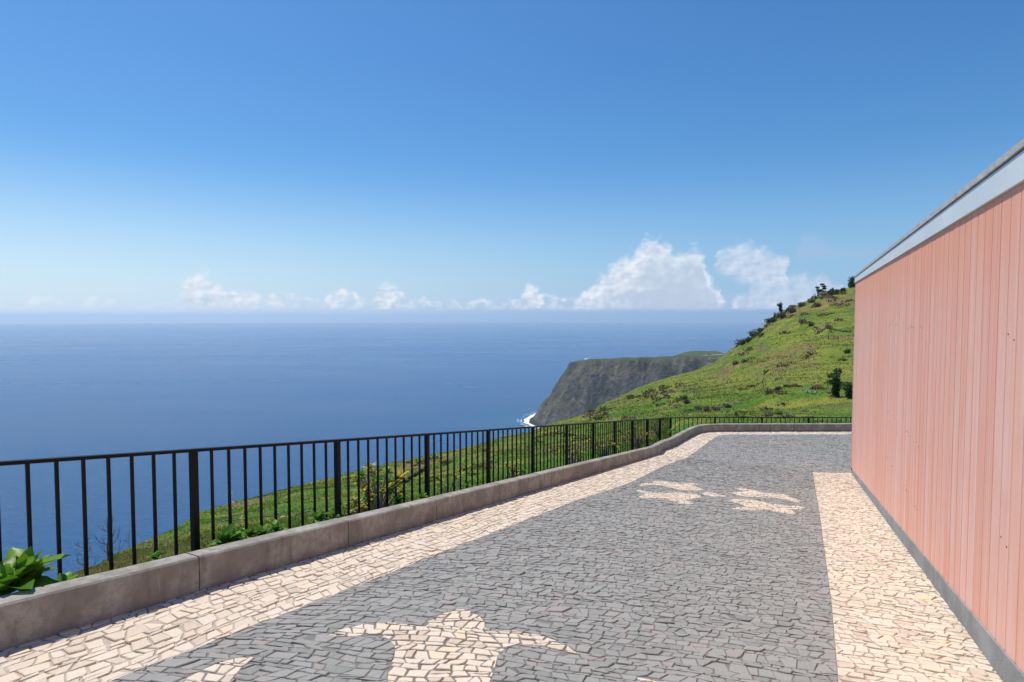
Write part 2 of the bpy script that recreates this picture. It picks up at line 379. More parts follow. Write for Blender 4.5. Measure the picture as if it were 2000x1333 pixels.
# ------------------------------------------------------------------ object helpers
def tag(o, label=None, cat=None, group=None, kind=None):
    if label: o['label'] = label
    if cat: o['category'] = cat
    if group: o['group'] = group
    if kind: o['kind'] = kind
    return o
def mesh(name, verts, faces, material, parent=None, tones=None, smooth=False, loc=None):
    me = bpy.data.meshes.new(name)
    me.from_pydata([tuple(v) for v in verts], [], faces)
    if isinstance(material, (list, tuple)):
        for mm in material: me.materials.append(mm)
    else: me.materials.append(material)
    if tones is not None:
        at = me.attributes.new('tone', 'FLOAT', 'POINT')
        at.data.foreach_set('value', np.asarray(tones, dtype=np.float32))
    if smooth: me.polygons.foreach_set('use_smooth', [True] * len(me.polygons))
    me.update()
    o = bpy.data.objects.new(name, me); COL.objects.link(o)
    if parent is not None: o.parent = parent
    if loc is not None: o.location = loc
    return o
def empty(name, loc=(0, 0, 0)):
    o = bpy.data.objects.new(name, None); COL.objects.link(o); o.location = loc
    o.empty_display_size = 0.1
    return o
class MB:
    def __init__(s): s.v = []; s.f = []; s.t = []
    def add(s, v, f, tone=0.5):
        o = len(s.v); s.v += [tuple(x) for x in v]; s.f += [tuple(i + o for i in q) for q in f]; s.t += [tone] * len(v)
    def box(s, c, ax, ay, az, tone=0.5):
        c, ax, ay, az = Vector(c), Vector(ax) / 2, Vector(ay) / 2, Vector(az) / 2
        v = [c + i * ax + j * ay + k * az for k in (-1, 1) for j in (-1, 1) for i in (-1, 1)]
        s.add(v, [(0, 2, 3, 1), (4, 5, 7, 6), (0, 1, 5, 4), (2, 6, 7, 3), (0, 4, 6, 2), (1, 3, 7, 5)], tone)
    def tube(s, pts, radii, n=6, tone=0.5):
        base = len(s.v); P = [Vector(p) for p in pts]
        for i, p in enumerate(P):
            d = (P[min(i + 1, len(P) - 1)] - P[max(i - 1, 0)]); d.normalize()
            a = d.orthogonal().normalized(); bq = d.cross(a)
            for k in range(n):
                an = 2 * math.pi * k / n
                s.v.append(tuple(p + radii[i] * (math.cos(an) * a + math.sin(an) * bq))); s.t.append(tone)
        for i in range(len(P) - 1):
            for k in range(n):
                k2 = (k + 1) % n
                s.f.append((base + i * n + k, base + i * n + k2, base + (i + 1) * n + k2, base + (i + 1) * n + k))
        s.f.append(tuple(base + k for k in reversed(range(n))))
        s.f.append(tuple(base + (len(P) - 1) * n + k for k in range(n)))
    def build(s, name, material, parent=None, smooth=False, loc=None):
        return mesh(name, s.v, s.f, material, parent, s.t, smooth, loc)

# value noise
_tab = RNG.random((256, 256))
def vnoise(x, y):
    xi = np.floor(x).astype(int); yi = np.floor(y).astype(int)
    xf = x - xi; yf = y - yi
    xf = xf * xf * (3 - 2 * xf); yf = yf * yf * (3 - 2 * yf)
    g = lambda i, j: _tab[(xi + i) % 256, (yi + j) % 256]
    return (g(0, 0) * (1 - xf) + g(1, 0) * xf) * (1 - yf) + (g(0, 1) * (1 - xf) + g(1, 1) * xf) * yf
def fbm(x, y, octv=4, gain=0.5):
    x = np.asarray(x, float); y = np.asarray(y, float)
    s_, a_, tot = 0, 1, 0
    for k in range(octv):
        s_ = s_ + a_ * (vnoise(x * 2 ** k + 17.3 * k, y * 2 ** k - 9.1 * k) - 0.5); tot += a_; a_ *= gain
    return s_ / tot
def sstep(x, a, b):
    t_ = np.clip((x - a) / (b - a), 0, 1); return t_ * t_ * (3 - 2 * t_)

# ------------------------------------------------------------------ terrace geometry
DH = np.array([0.4614, 0.8872])               # downhill direction along the kerb
PH = np.array([0.8872, -0.4614])              # across, towards the building
UC = 16.45                                    # where the ramp meets the level forecourt
def to_xy(u, v): return DH * u + PH * v
def zg(x, y):
    u = np.asarray(x) * DH[0] + np.asarray(y) * DH[1]
    return -1.6 - 0.1394 * np.minimum(u, UC) + 0.004 * np.maximum(u - UC, 0)

KIN = [tuple(to_xy(u, -3.88)) for u in (-4, -2, 0, 2.62, 4.12, 5.56, 7.08, 8.44, 10.0, 11.5, 13.12, 14.77, 15.9, 17.0)]
KIN += [(4.79, 17.28), (5.21, 17.91), (5.62, 18.52), (5.95, 18.98), (6.2, 19.28), (6.50, 19.48), (6.95, 19.55), (7.8, 19.56), (9.5, 19.56), (11.2, 19.56), (13.2, 19.56), (15.2, 19.56), (17.5, 19.56)]
EDGE = [tuple(to_xy(u, -3.10)) for u in (-4, 0, 3, 6, 8)] + [(2.03, 10.37), (3.56, 13.61), (4.91, 16.13), (5.95, 17.77), (6.5, 18.62), (6.75, 18.95), (7.1, 19.07), (9.0, 19.07), (12.0, 19.07), (17.5, 19.07)]
def wall_y(Y): return 1.2696 + 0.4987 * Y     # plan line of the pink wall
RB = [tuple(to_xy(-4, 0.16)), tuple(to_xy(5.5, 0.15)), tuple(to_xy(10, 0.09)), (7.46, 14.40)]
P_LEFT = KIN + EDGE[::-1]
P_RIGHT = RB + [(wall_y(14.43) - 0.0, 14.43), (wall_y(-4.0), -4.0)]
P_DARK = EDGE + [(17.5, 14.95), (wall_y(14.95), 14.95), (wall_y(14.43), 14.43)] + RB[::-1]
MOTIF = [
 [[-1.18,3.48],[-1.12,3.58],[-1.04,3.67],[-0.95,3.75],[-0.85,3.77],[-0.73,3.77],[-0.62,3.76],[-0.56,3.72],[-0.57,3.83],[-0.52,3.92],[-0.46,4.01],[-0.37,4.1],[-0.29,4.07],[-0.22,3.98],[-0.18,3.87],[-0.17,3.77],[-0.19,3.72],[-0.14,3.73],[-0.06,3.76],[0.03,3.77],[0.16,3.76],[0.25,3.69],[0.34,3.61],[0.42,3.5],[0.42,3.48],[0.3,3.52],[0.19,3.57],[0.08,3.57],[-0.01,3.56],[-0.05,3.48],[-0.08,3.41],[-0.09,3.32],[-0.1,3.19],[-0.12,3.08],[-0.13,2.94],[-0.23,2.79],[-0.37,2.73],[-0.52,2.77],[-0.61,2.88],[-0.66,3.02],[-0.68,3.13],[-0.69,3.24],[-0.68,3.29],[-0.7,3.43],[-0.74,3.51],[-0.81,3.57],[-0.88,3.58],[-1.04,3.53]],
 [[-1.39,3.26],[-1.45,3.24],[-1.5,3.2],[-1.57,3.14],[-1.62,3.09],[-1.63,3.04],[-1.65,3.0],[-1.67,2.96],[-1.67,2.9],[-1.65,2.82],[-1.5,2.78],[-1.43,2.84],[-1.44,2.92],[-1.45,3.03],[-1.45,3.11],[-1.43,3.19]],
 [[0.67,3.28],[0.74,3.22],[0.86,3.22],[0.93,3.07],[0.82,3.06],[0.73,3.17]],
]
MOTIF2 = [
 [[2.3,10.48],[2.42,10.7],[2.61,10.78],[2.73,11.1],[2.94,11.12],[3.15,11.01],[3.42,11.12],[3.51,11.03],[3.65,11.0],[3.34,10.85],[3.4,10.68],[3.43,10.34],[3.24,10.19],[2.98,10.15],[2.84,10.36],[2.71,10.59],[2.54,10.58],[2.36,10.37],[2.25,10.25]],
 [[2.11,9.93],[2.2,9.97],[2.28,9.72],[2.44,9.71],[2.66,9.83],[2.91,9.9],[3.1,9.84],[3.17,9.59],[2.98,9.4],[2.73,9.17],[2.78,9.02],[2.83,8.88],[2.6,8.84],[2.46,9.04],[2.45,9.23],[2.01,9.1],[2.01,9.23],[2.2,9.57],[2.11,9.68]],
 [[3.28,10.05],[3.41,10.15],[3.55,10.03],[3.68,9.83],[3.54,9.71],[3.35,9.71],[3.24,9.8]],
 [[4.1,10.8],[4.32,10.86],[4.5,10.7],[4.55,10.45],[4.82,10.48],[4.98,10.35],[4.86,10.21],[4.91,9.99],[4.87,9.75],[4.74,9.58],[4.69,9.83],[4.54,9.96],[4.3,9.93],[4.12,9.91],[3.9,9.93],[3.86,10.26],[4.21,10.44],[4.19,10.68]],
 [[3.52,9.44],[3.71,9.61],[3.93,9.66],[4.08,9.49],[4.2,9.32],[4.4,9.22],[4.66,9.34],[4.62,9.13],[4.47,8.97],[4.31,8.95],[4.25,8.64],[4.16,8.54],[3.97,8.63],[3.85,8.78],[3.65,8.65],[3.45,8.65],[3.27,8.71],[3.62,8.93],[3.58,9.2]],
]
def sdf(P, poly):
    """signed distance to a polygon, positive inside"""
    P = np.asarray(P, float); poly = np.asarray(poly, float)
    A = poly; B = np.roll(poly, -1, 0)
    out = np.empty(len(P))
    for k in range(0, len(P), 20000):
        q = P[k:k + 20000][:, None, :]
        e = B - A; wv = q - A
        tt = np.clip((wv * e).sum(-1) / ((e * e).sum(-1) + 1e-12), 0, 1)
        d = np.sqrt(((wv - tt[..., None] * e) ** 2).sum(-1)).min(1)
        c1_ = (A[:, 1] <= q[..., 1]) != (B[:, 1] <= q[..., 1])
        xi = A[:, 0] + (q[..., 1] - A[:, 1]) * e[:, 0] / (e[:, 1] + 1e-15)
        ins = (c1_ & (q[..., 0] < xi)).sum(1) % 2 == 1
        out[k:k + 20000] = np.where(ins, d, -d)
    return out

# sheets of jointing under the stones
def sheet(name, poly, dz, material):
    n_ = len(poly)
    from mathutils.geometry import tessellate_polygon
    # fine fan: cut along the crease by inserting no vertices is enough, so use a grid clipped by sdf
    xs = [p_[0] for p_ in poly]; ys = [p_[1] for p_ in poly]
    v = [(x, y, float(zg(x, y)) + dz) for x, y in poly]
    tri = tessellate_polygon([[Vector(q) for q in v]])
    return mesh(name, v, [tuple(t_) for t_ in tri], material)
def sheet_cut(poly):
    """insert vertices where the outline crosses the crease"""
    out = []
    for a_, b_ in zip(poly, poly[1:] + poly[:1]):
        out.append(a_)
        ua = a_[0] * DH[0] + a_[1] * DH[1]; ub = b_[0] * DH[0] + b_[1] * DH[1]
        if (ua - UC) * (ub - UC) < 0:
            k = (UC - ua) / (ub - ua); out.append((a_[0] + (b_[0] - a_[0]) * k, a_[1] + (b_[1] - a_[1]) * k))
    return out
def split_poly(poly):
    full_ = sheet_cut(poly)
    f = lambda q: q[0] * DH[0] + q[1] * DH[1] - UC
    return [q for q in full_ if f(q) <= 1e-6], [q for q in full_ if f(q) >= -1e-6]
def bed(name, poly, dz, material, label):
    v, fcs = [], []
    from mathutils.geometry import tessellate_polygon
    for part in split_poly(poly):
        if len(part) < 3: continue
        o_ = len(v); pv = [(x, y, float(zg(x, y)) + dz) for x, y in part]; v += pv
        fcs += [tuple(i + o_ for i in t_) for t_ in tessellate_polygon([[Vector(q) for q in pv]])]
    return tag(mesh(name, v, fcs, material), label, None, None, 'structure')
dark = bed('paving', P_DARK, -0.0060, M['bed'], 'dark basalt cobbled paving sloping down the terrace')
lft = bed('pavement_border', P_LEFT, -0.0062, M['bed_lime'], 'cream limestone border of the paving along the kerb')
rgt = bed('pavement_strip', P_RIGHT, -0.0060, M['bed_lime'], 'cream limestone strip of paving along the pink building')
mot = bed('paving_motif', MOTIF[0], -0.0062, M['bed_lime'], 'cream winged stone motif set in the dark paving nearest the camera')
mot1 = bed('paving_motif', MOTIF[1], -0.0062, M['bed_lime'], 'cream curved stone motif piece left of the winged one at the picture foot')
mot3 = bed('paving_motif', MOTIF[2], -0.0062, M['bed_lime'], 'small cream pointed stone motif piece at the foot of the picture right of the wings')
mot2 = bed('paving_motif', MOTIF2[2], -0.0062, M['bed_lime'], 'far cream stone motif of paired leaf shapes in the dark paving')

def clip(poly, phi, lvl):
    out = []
    n_ = len(poly)
    for i in range(n_):
        a_, b_ = poly[i], poly[(i + 1) % n_]; pa, pb = phi[i] - lvl, phi[(i + 1) % n_] - lvl
        if pa >= 0: out.append(a_)
        if (pa >= 0) != (pb >= 0):
            k = pa / (pa - pb); out.append(a_ + (b_ - a_) * k)
    return out
def area(p_):
    x = np.array([q[0] for q in p_]); y = np.array([q[1] for q in p_])
    return 0.5 * float(np.dot(x, np.roll(y, -1)) - np.dot(y, np.roll(x, -1)))

def lay(bounds, rowh, stw, mapf, field, rnd, gap=0.0035, jit=0.010):
    """courses of irregular setts; returns clipped plan polygons"""
    s0, s1, t0, t1 = bounds
    nr = int((t1 - t0) / rowh) + 1
    quads = []
    off = [rnd.random() * 50]
    tb = t0 + np.arange(nr + 1) * rowh + np.array([rnd.uniform(-.22, .22) * rowh for _ in range(nr + 1)])
    def bound(r_, s_):
        return tb[r_] + rowh * 0.55 * float(math.sin(s_ * 2.1 + r_ * 1.7) * 0.35 + math.sin(s_ * 5.3 + r_ * 4.1) * 0.25)
    for r_ in range(nr):
        hh_ = tb[r_ + 1] - tb[r_]
        s_ = s0 - rnd.random() * stw; sl = rnd.uniform(-.28, .28) * hh_
        while s_ < s1:
            wd = stw * rnd.choice((0.7, 0.85, 0.95, 1.0, 1.05, 1.2, 1.4)) * rnd.uniform(.88, 1.12)
            sl2 = rnd.uniform(-.30, .30) * hh_
            a_, b_ = s_ - sl, s_ + wd - sl2; c_, d_ = s_ + wd + sl2, s_ + sl
            q = [(a_, bound(r_, a_)), (b_, bound(r_, b_)), (c_, bound(r_ + 1, c_)), (d_, bound(r_ + 1, d_))]
            if rnd.random() < 0.09 and wd > stw * 0.9:       # a sett cut across into two slivers
                m1 = ((q[0][0] + q[3][0]) / 2, (q[0][1] + q[3][1]) / 2 + rnd.uniform(-.12, .12) * hh_); m2 = ((q[1][0] + q[2][0]) / 2, (q[1][1] + q[2][1]) / 2 + rnd.uniform(-.12, .12) * hh_)
                quads.append([q[0], q[1], m2, m1]); quads.append([m1, m2, q[2], q[3]])
            else: quads.append(q)
            s_ += wd; sl = sl2
    # shrink, jitter, add broken corners
    polys = []
    for q in quads:
        q = np.array(q); c_ = q.mean(0)
        n_ = []
        e_ = np.roll(q, -1, 0) - q
        for i in range(4):
            d_ = c_ - q[i]; L_ = np.linalg.norm(d_) + 1e-9
            amt = gap * 1.4 + abs(rnd.gauss(0, 1)) * jit * 0.55
            n_.append(q[i] + d_ / L_ * min(amt, L_ * 0.35))
        pts = []
        for i in range(4):
            a_, b_ = n_[i], n_[(i + 1) % 4]
            if rnd.random() < 0.13:
                p_, nx_ = n_[i - 1], b_
                pts.append(a_ + (p_ - a_) * rnd.uniform(.12, .3)); pts.append(a_ + (nx_ - a_) * rnd.uniform(.12, .3))
            else: pts.append(a_)
            if rnd.random() < 0.55:
                mid_ = (a_ + b_) / 2; nn_ = c_ - mid_; nn_ /= (np.linalg.norm(nn_) + 1e-9)
                pts.append(a_ + (b_ - a_) * rnd.uniform(.3, .7) + nn_ * rnd.uniform(-.5, 1.0) * jit * 0.55)
        polys.append(np.array(pts))
    sizes = [len(p_) for p_ in polys]
    allp = mapf(np.concatenate(polys))
    phi = field(allp)
    out = []; k = 0
    for n_ in sizes:
        P = allp[k:k + n_]; F = phi[k:k + n_]; k += n_
        if F.max() <= gap: continue
        pl = list(P) if F.min() > gap else clip(list(P), list(F), gap)
        if len(pl) < 3: continue
        ar = area(pl)
        if ar < 0: pl = pl[::-1]; ar = -ar
        if ar < 0.0004: continue
        out.append(pl)
    return out

def stone_geo(pl, rnd, detail, rise=0.0):
    """a sett: tilted top with a worn edge and sides going down into the joint"""
    P = np.array(pl); c_ = P.mean(0)
    n_ = len(P)
    tx, ty = rnd.gauss(0, 0.040), rnd.gauss(0, 0.040)
    h_ = rnd.gauss(0, 0.0024) + rise
    def hz_(q): return float(zg(q[0], q[1])) + h_ + (q[0] - c_[0]) * tx + (q[1] - c_[1]) * ty
    v = [(q[0], q[1], float(zg(q[0], q[1])) - 0.028) for q in P]
    if detail:
        ins = c_ + (P - c_) * np.clip(1 - 0.0045 / (np.linalg.norm(P - c_, axis=1) + 1e-6), 0.6, 1)[:, None]
        v += [(q[0], q[1], hz_(q) - 0.0032 - rnd.random() * 0.0022) for q in P]
        v += [(q[0], q[1], hz_(q)) for q in ins]
        f = [tuple(2 * n_ + i for i in range(n_))]
        for i in range(n_):
            j = (i + 1) % n_
            f.append((i, j, n_ + j, n_ + i)); f.append((n_ + i, n_ + j, 2 * n_ + j, 2 * n_ + i))
    else:
        v += [(q[0], q[1], hz_(q)) for q in P]
        f = [tuple(n_ + i for i in range(n_))] + [(i, (i + 1) % n_, n_ + (i + 1) % n_, n_ + i) for i in range(n_)]
    return v, f
def seen(c_):
    if c_[1] < 0.5: return 0
    z_ = float(zg(c_[0], c_[1])); px = 1000 + FPX * c_[0] / c_[1]; py = HZ - FPX * z_ / c_[1]
    if px < 2 or px > 1998 or py > 1345: return 0
    return 1.0 / (c_[1] ** 3)
def lay_stones(parent, polys, material, name, rest_name, rnd, limit=300, rise=0.0, far=11.0):
    order = sorted(range(len(polys)), key=lambda i: -area(polys[i]) * seen(np.mean(polys[i], 0)))
    single = set(i for i in order[:limit] if seen(np.mean(polys[i], 0)) > 0)
    rest = MB()
    for i, pl in enumerate(polys):
        c_ = np.mean(pl, 0)
        v, f = stone_geo(pl, rnd, c_[1] < far, rise)
        tn = rnd.random()
        if i in single:
            zc_ = float(zg(c_[0], c_[1]))
            mesh(name, [(a_ - c_[0], b_ - c_[1], z_ - zc_) for a_, b_, z_ in v], f, material, parent, [tn] * len(v), loc=(c_[0], c_[1], zc_))
        else: rest.add(v, f, tn)
    if rest.v: tag(rest.build(rest_name, material, parent), kind='stuff')

rs = random.Random(11)
allm = MOTIF + MOTIF2
def f_dark(P):
    d = sdf(P, P_DARK)
    near = np.where((P[:, 1] < 12) & (P[:, 1] > 2.3))[0]
    if len(near):
        mm = np.full(len(near), -9.0)
        for q in allm: mm = np.maximum(mm, sdf(P[near], q))
        d[near] = np.minimum(d[near], -mm)
    return d
def bend(vv): return 0.30 * np.minimum(vv, 2.0) - 0.22 * np.exp(-(vv + 3.1) / 0.6)
def map_dark(Q):
    s_, t_ = Q[:, 0], Q[:, 1]                 # s across, t along
    wob = 0.16 * fbm(s_ * 0.55 + 3, t_ * 0.55, 2)
    u = t_ + bend(np.maximum(s_, -3.2)) + wob + 0.10 * fbm(s_ * 1.6, t_ * 1.6 + 40, 2); v = s_ + 0.10 * fbm(s_ * 1.3 + 70, t_ * 1.3, 2)
    return np.stack([DH[0] * u + PH[0] * v, DH[1] * u + PH[1] * v], 1)
pd = lay((-3.9, 4.9, -1.5, 24.5), 0.067, 0.083, map_dark, f_dark, rs, 0.0012, 0.0055)
def map_back(Q): return np.stack([Q[:, 0] + 0.05 * fbm(Q[:, 0] + 9, Q[:, 1], 2), Q[:, 1] + 0.12 * fbm(Q[:, 0] * .7, Q[:, 1] * .7, 2)], 1)
# the forecourt beyond what the ramp courses reach
def f_back(P):
    d = sdf(P, P_DARK); v_ = P[:, 0] * PH[0] + P[:, 1] * PH[1]
    return np.minimum(d, v_ - 0.44)
lay_stones(dark, pd, M['basalt'], 'cobblestone', 'cobblestone_field', rs)
def map_left(Q):
    s_, t_ = Q[:, 0], Q[:, 1]                 # s along kerb, t across
    u = s_ - 0.25 * t_ + 0.1 * fbm(s_ + 3, t_ * 2, 2); v = t_ - 3.9 + 0.13 * fbm(s_ * 1.1, t_ * 1.1 + 20, 2)
    return np.stack([DH[0] * u + PH[0] * v, DH[1] * u + PH[1] * v], 1)
pl_ = lay((-1.5, 24, -0.6, 3.0), 0.072, 0.094, map_left, lambda P: sdf(P, P_LEFT), rs, 0.0018, 0.0105)
def map_leftback(Q): return np.stack([Q[:, 0], Q[:, 1] + 0.06 * fbm(Q[:, 0], Q[:, 1] * 2, 2)], 1)
plb = lay((7.6, 12.6, 18.8, 19.7), 0.085, 0.105, map_leftback, lambda P: np.minimum(sdf(P, P_LEFT), P[:, 0] - 7.6), rs, 0.0018, 0.0095)
pl_ = [p_ for p_ in pl_ if np.mean(p_, 0)[0] < 7.6]
lay_stones(lft, pl_ + plb, M['lime'], 'paving_stone', 'paving_stone_field', rs, rise=0.001)
def map_right(Q):
    s_, t_ = Q[:, 0], Q[:, 1]
    u = t_ + 0.20 * s_ + 0.13 * fbm(s_ * 1.2, t_ * 1.2 + 5, 2); v = s_ + 0.09 * fbm(s_ * 1.5 + 31, t_ * 1.5, 2)
    return np.stack([DH[0] * u + PH[0] * v, DH[1] * u + PH[1] * v], 1)
pr = lay((-0.1, 1.7, 0.0, 16.6), 0.074, 0.090, map_right, lambda P: sdf(P, P_RIGHT), rs, 0.0018, 0.0105)
lay_stones(rgt, pr, M['lime'], 'paving_stone', 'paving_stone_field', rs, rise=0.001)
def map_m(Q): return np.stack([Q[:, 0] + 0.05 * fbm(Q[:, 0] * 3, Q[:, 1] * 3, 2), Q[:, 1] + 0.10 * fbm(Q[:, 0] * 2.2 + 8, Q[:, 1] * 2.2, 2)], 1)
for ob, polys_, bnd in ((mot, MOTIF[:1], (-1.3, 0.6, 2.6, 4.2)), (mot1, MOTIF[1:2], (-1.8, -1.2, 2.6, 3.4)), (mot3, MOTIF[2:], (0.5, 1.0, 3.0, 3.4)), (mot2, MOTIF2, (1.9, 5.1, 8.4, 11.3))):
    fld = lambda P, polys_=polys_: np.max([sdf(P, q) for q in polys_], axis=0)
    pm = lay(bnd, 0.066, 0.082, map_m, fld, rs, 0.0018, 0.009)
    lay_stones(ob, pm, M['lime'], 'paving_stone', 'paving_stone_field', rs, rise=0.0015)
# cream bed for the remaining leaf shapes of the far motif
for q in (0, 1, 3, 4):
    from mathutils.geometry import tessellate_polygon
    pv = [(x, y, float(zg(x, y)) - 0.0062) for x, y in MOTIF2[q]]
    mesh('jointing', pv, [tuple(t_) for t_ in tessellate_polygon([[Vector(k) for k in pv]])], M['bed_lime'], mot2)

# ------------------------------------------------------------------ kerb
def offset_line(L, d):
    L = np.array(L); out = []
    for i in range(len(L)):
        a_ = L[max(i - 1, 0)]; b_ = L[min(i + 1, len(L) - 1)]; t_ = (b_ - a_) / np.linalg.norm(b_ - a_)
        out.append(L[i] + d * np.array([-t_[1], t_[0]]))
    return np.array(out)
KOUT = offset_line(KIN, 0.155)
kerb = empty('kerb', (float(KIN[3][0]), float(KIN[3][1]), float(zg(*KIN[3]))))
tag(kerb, 'low grey concrete kerb wall running down the terrace edge and across its far end', 'kerb')
KL = Vector(kerb.location)
def station(i0, i1):
    return KIN[i0:i1 + 1], KOUT[i0:i1 + 1]
JOINTS = [0, 1, 3, 4, 5, 6, 7, 9, 10, 11, 13, 17, 20, 21, 22, 23, 24, 25, 26]
KH = 0.25
for a_, b_ in zip(JOINTS[:-1], JOINTS[1:]):
    I, O = station(a_, b_)
    I = [np.array(q) for q in I]; O = [np.array(q) for q in O]
    g_ = 0.004
    e0 = (I[1] - I[0]); e0 = e0 / np.linalg.norm(e0) * g_; I[0] = I[0] + e0; O[0] = O[0] + e0
    e1 = (I[-1] - I[-2]); e1 = e1 / np.linalg.norm(e1) * g_; I[-1] = I[-1] - e1; O[-1] = O[-1] - e1
    v = []; f = []
    jz = rs.uniform(-.003, .003)
    for p_, q_ in zip(I, O):
        z0 = float(zg(*p_)); d_ = (q_ - p_) / np.linalg.norm(q_ - p_)
        prof = [(p_, z0 - 0.1), (p_, z0 + KH - 0.012 + jz), (p_ + d_ * 0.012, z0 + KH + jz), (q_ - d_ * 0.010, z0 + KH + jz), (q_, z0 + KH - 0.010 + jz), (q_, z0 - 0.3)]
        v += [(x_[0] - KL.x, x_[1] - KL.y, z_ - KL.z) for x_, z_ in prof]
    n_ = 6
    for k in range(len(I) - 1):
        for j in range(n_):
            j2 = (j + 1) % n_
            f.append((k * n_ + j, (k + 1) * n_ + j, (k + 1) * n_ + j2, k * n_ + j2))
    f.append(tuple(range(n_))); f.append(tuple((len(I) - 1) * n_ + j for j in reversed(range(n_))))
    mesh('kerb_block', v, f, M['kerb'], kerb)
# mortar core behind the joints
v = []; f = []
for p_, q_ in zip(KIN, KOUT):
    p_ = np.array(p_); d_ = (q_ - p_) / np.linalg.norm(q_ - p_); z0 = float(zg(*p_))
    for x_, z_ in ((p_ + d_ * .012, z0 - .1), (p_ + d_ * .012, z0 + KH - .014), (q_ - d_ * .012, z0 + KH - .014), (q_ - d_ * .012, z0 - .25)):
        v.append((x_[0] - KL.x, x_[1] - KL.y, z_ - KL.z))
for k in range(len(KIN) - 1):
    for j in range(4):
        j2 = (j + 1) % 4; f.append((k * 4 + j, (k + 1) * 4 + j, (k + 1) * 4 + j2, k * 4 + j2))
mesh('mortar_core', v, f, M['bed'], kerb)

# ------------------------------------------------------------------ railing
RV, RU0, SP = -4.35, 2.909, 1.561
rail = empty('railing', (*[float(c_) for c_ in to_xy(RU0, RV)], float(-1.6 - 0.1394 * RU0)))
tag(rail, 'long black steel railing of thin upright bars standing behind the concrete kerb', 'railing')
RL = Vector(rail.location)
def rail_top(u): return -1.6 - 0.1394 * u + 0.948
line_pts = []                                   # stations: (x, y, ztop, is_post)
for k in range(-3, 12):
    u0 = RU0 + k * SP
    n_in = 10
    for j in range(n_in):
        if k == 11 and j > 0: break
        u = u0 + j * SP / n_in
        x, y = to_xy(u, RV)
        if y > 0.6: line_pts.append((x, y, rail_top(u), j == 0))
corner = line_pts[-1]
BY = 19.86
bx = [(p_ - 1000) / FPX * BY for p_ in (1399, 1491.6, 1583, 1675, 1767)]
prev = (corner[0], corner[1], corner[2])
bz = -(817 - HZ) / FPX * BY
for b_x in bx:
    cur = (b_x, BY, bz)
    for j in range(1, 11):
        k = j / 10.0
        line_pts.append((prev[0] + (cur[0] - prev[0]) * k, prev[1] + (cur[1] - prev[1]) * k, prev[2] + (cur[2] - prev[2]) * k, j == 10))
    prev = cur
def vbar(x, y, z0, z1, w_, d_, dirv, name):
    mb = MB(); a_ = Vector((dirv[0], dirv[1], 0)).normalized(); b_ = Vector((-a_.y, a_.x, 0))
    mb.box((0, 0, (z1 - z0) / 2), a_ * w_, b_ * d_, (0, 0, z1 - z0))
    mb.build(name, M['steel'], rail, loc=(x - RL.x, y - RL.y, z0 - RL.z))
for i, (x, y, zt, post) in enumerate(line_pts):
    x2, y2 = (line_pts[i + 1] if i + 1 < len(line_pts) else line_pts[i])[:2]
    x1, y1 = (line_pts[i - 1] if i > 0 else line_pts[i])[:2]
    d_ = (x2 - x1, y2 - y1)
    if post: vbar(x, y, zt - 1.25, zt - 0.012, 0.048, 0.048, d_, 'post')
    else: vbar(x, y, zt - (1.18), zt - 0.012, 0.0185, 0.0185, d_, 'baluster')
def railseg(a_, b_):
    a_ = Vector(a_); b_ = Vector(b_); d_ = (b_ - a_); L_ = d_.length; d_.normalize()
    side = Vector((-d_.y, d_.x, 0)).normalized(); up = d_.cross(side) * -1
    if up.z < 0: up = -up
    mb = MB(); mb.box((0, 0, 0), d_ * (L_ - 0.002), side * 0.046, up * 0.024)
    c_ = (a_ + b_) / 2
    mb.build('top_rail', M['steel'], rail, loc=c_ - RL)
posts = [i for i, q in enumerate(line_pts) if q[3]]
first = line_pts[0]
ids = ([0] if not first[3] else []) + posts
for a_, b_ in zip(ids[:-1], ids[1:]):
    railseg(line_pts[a_][:3], line_pts[b_][:3])

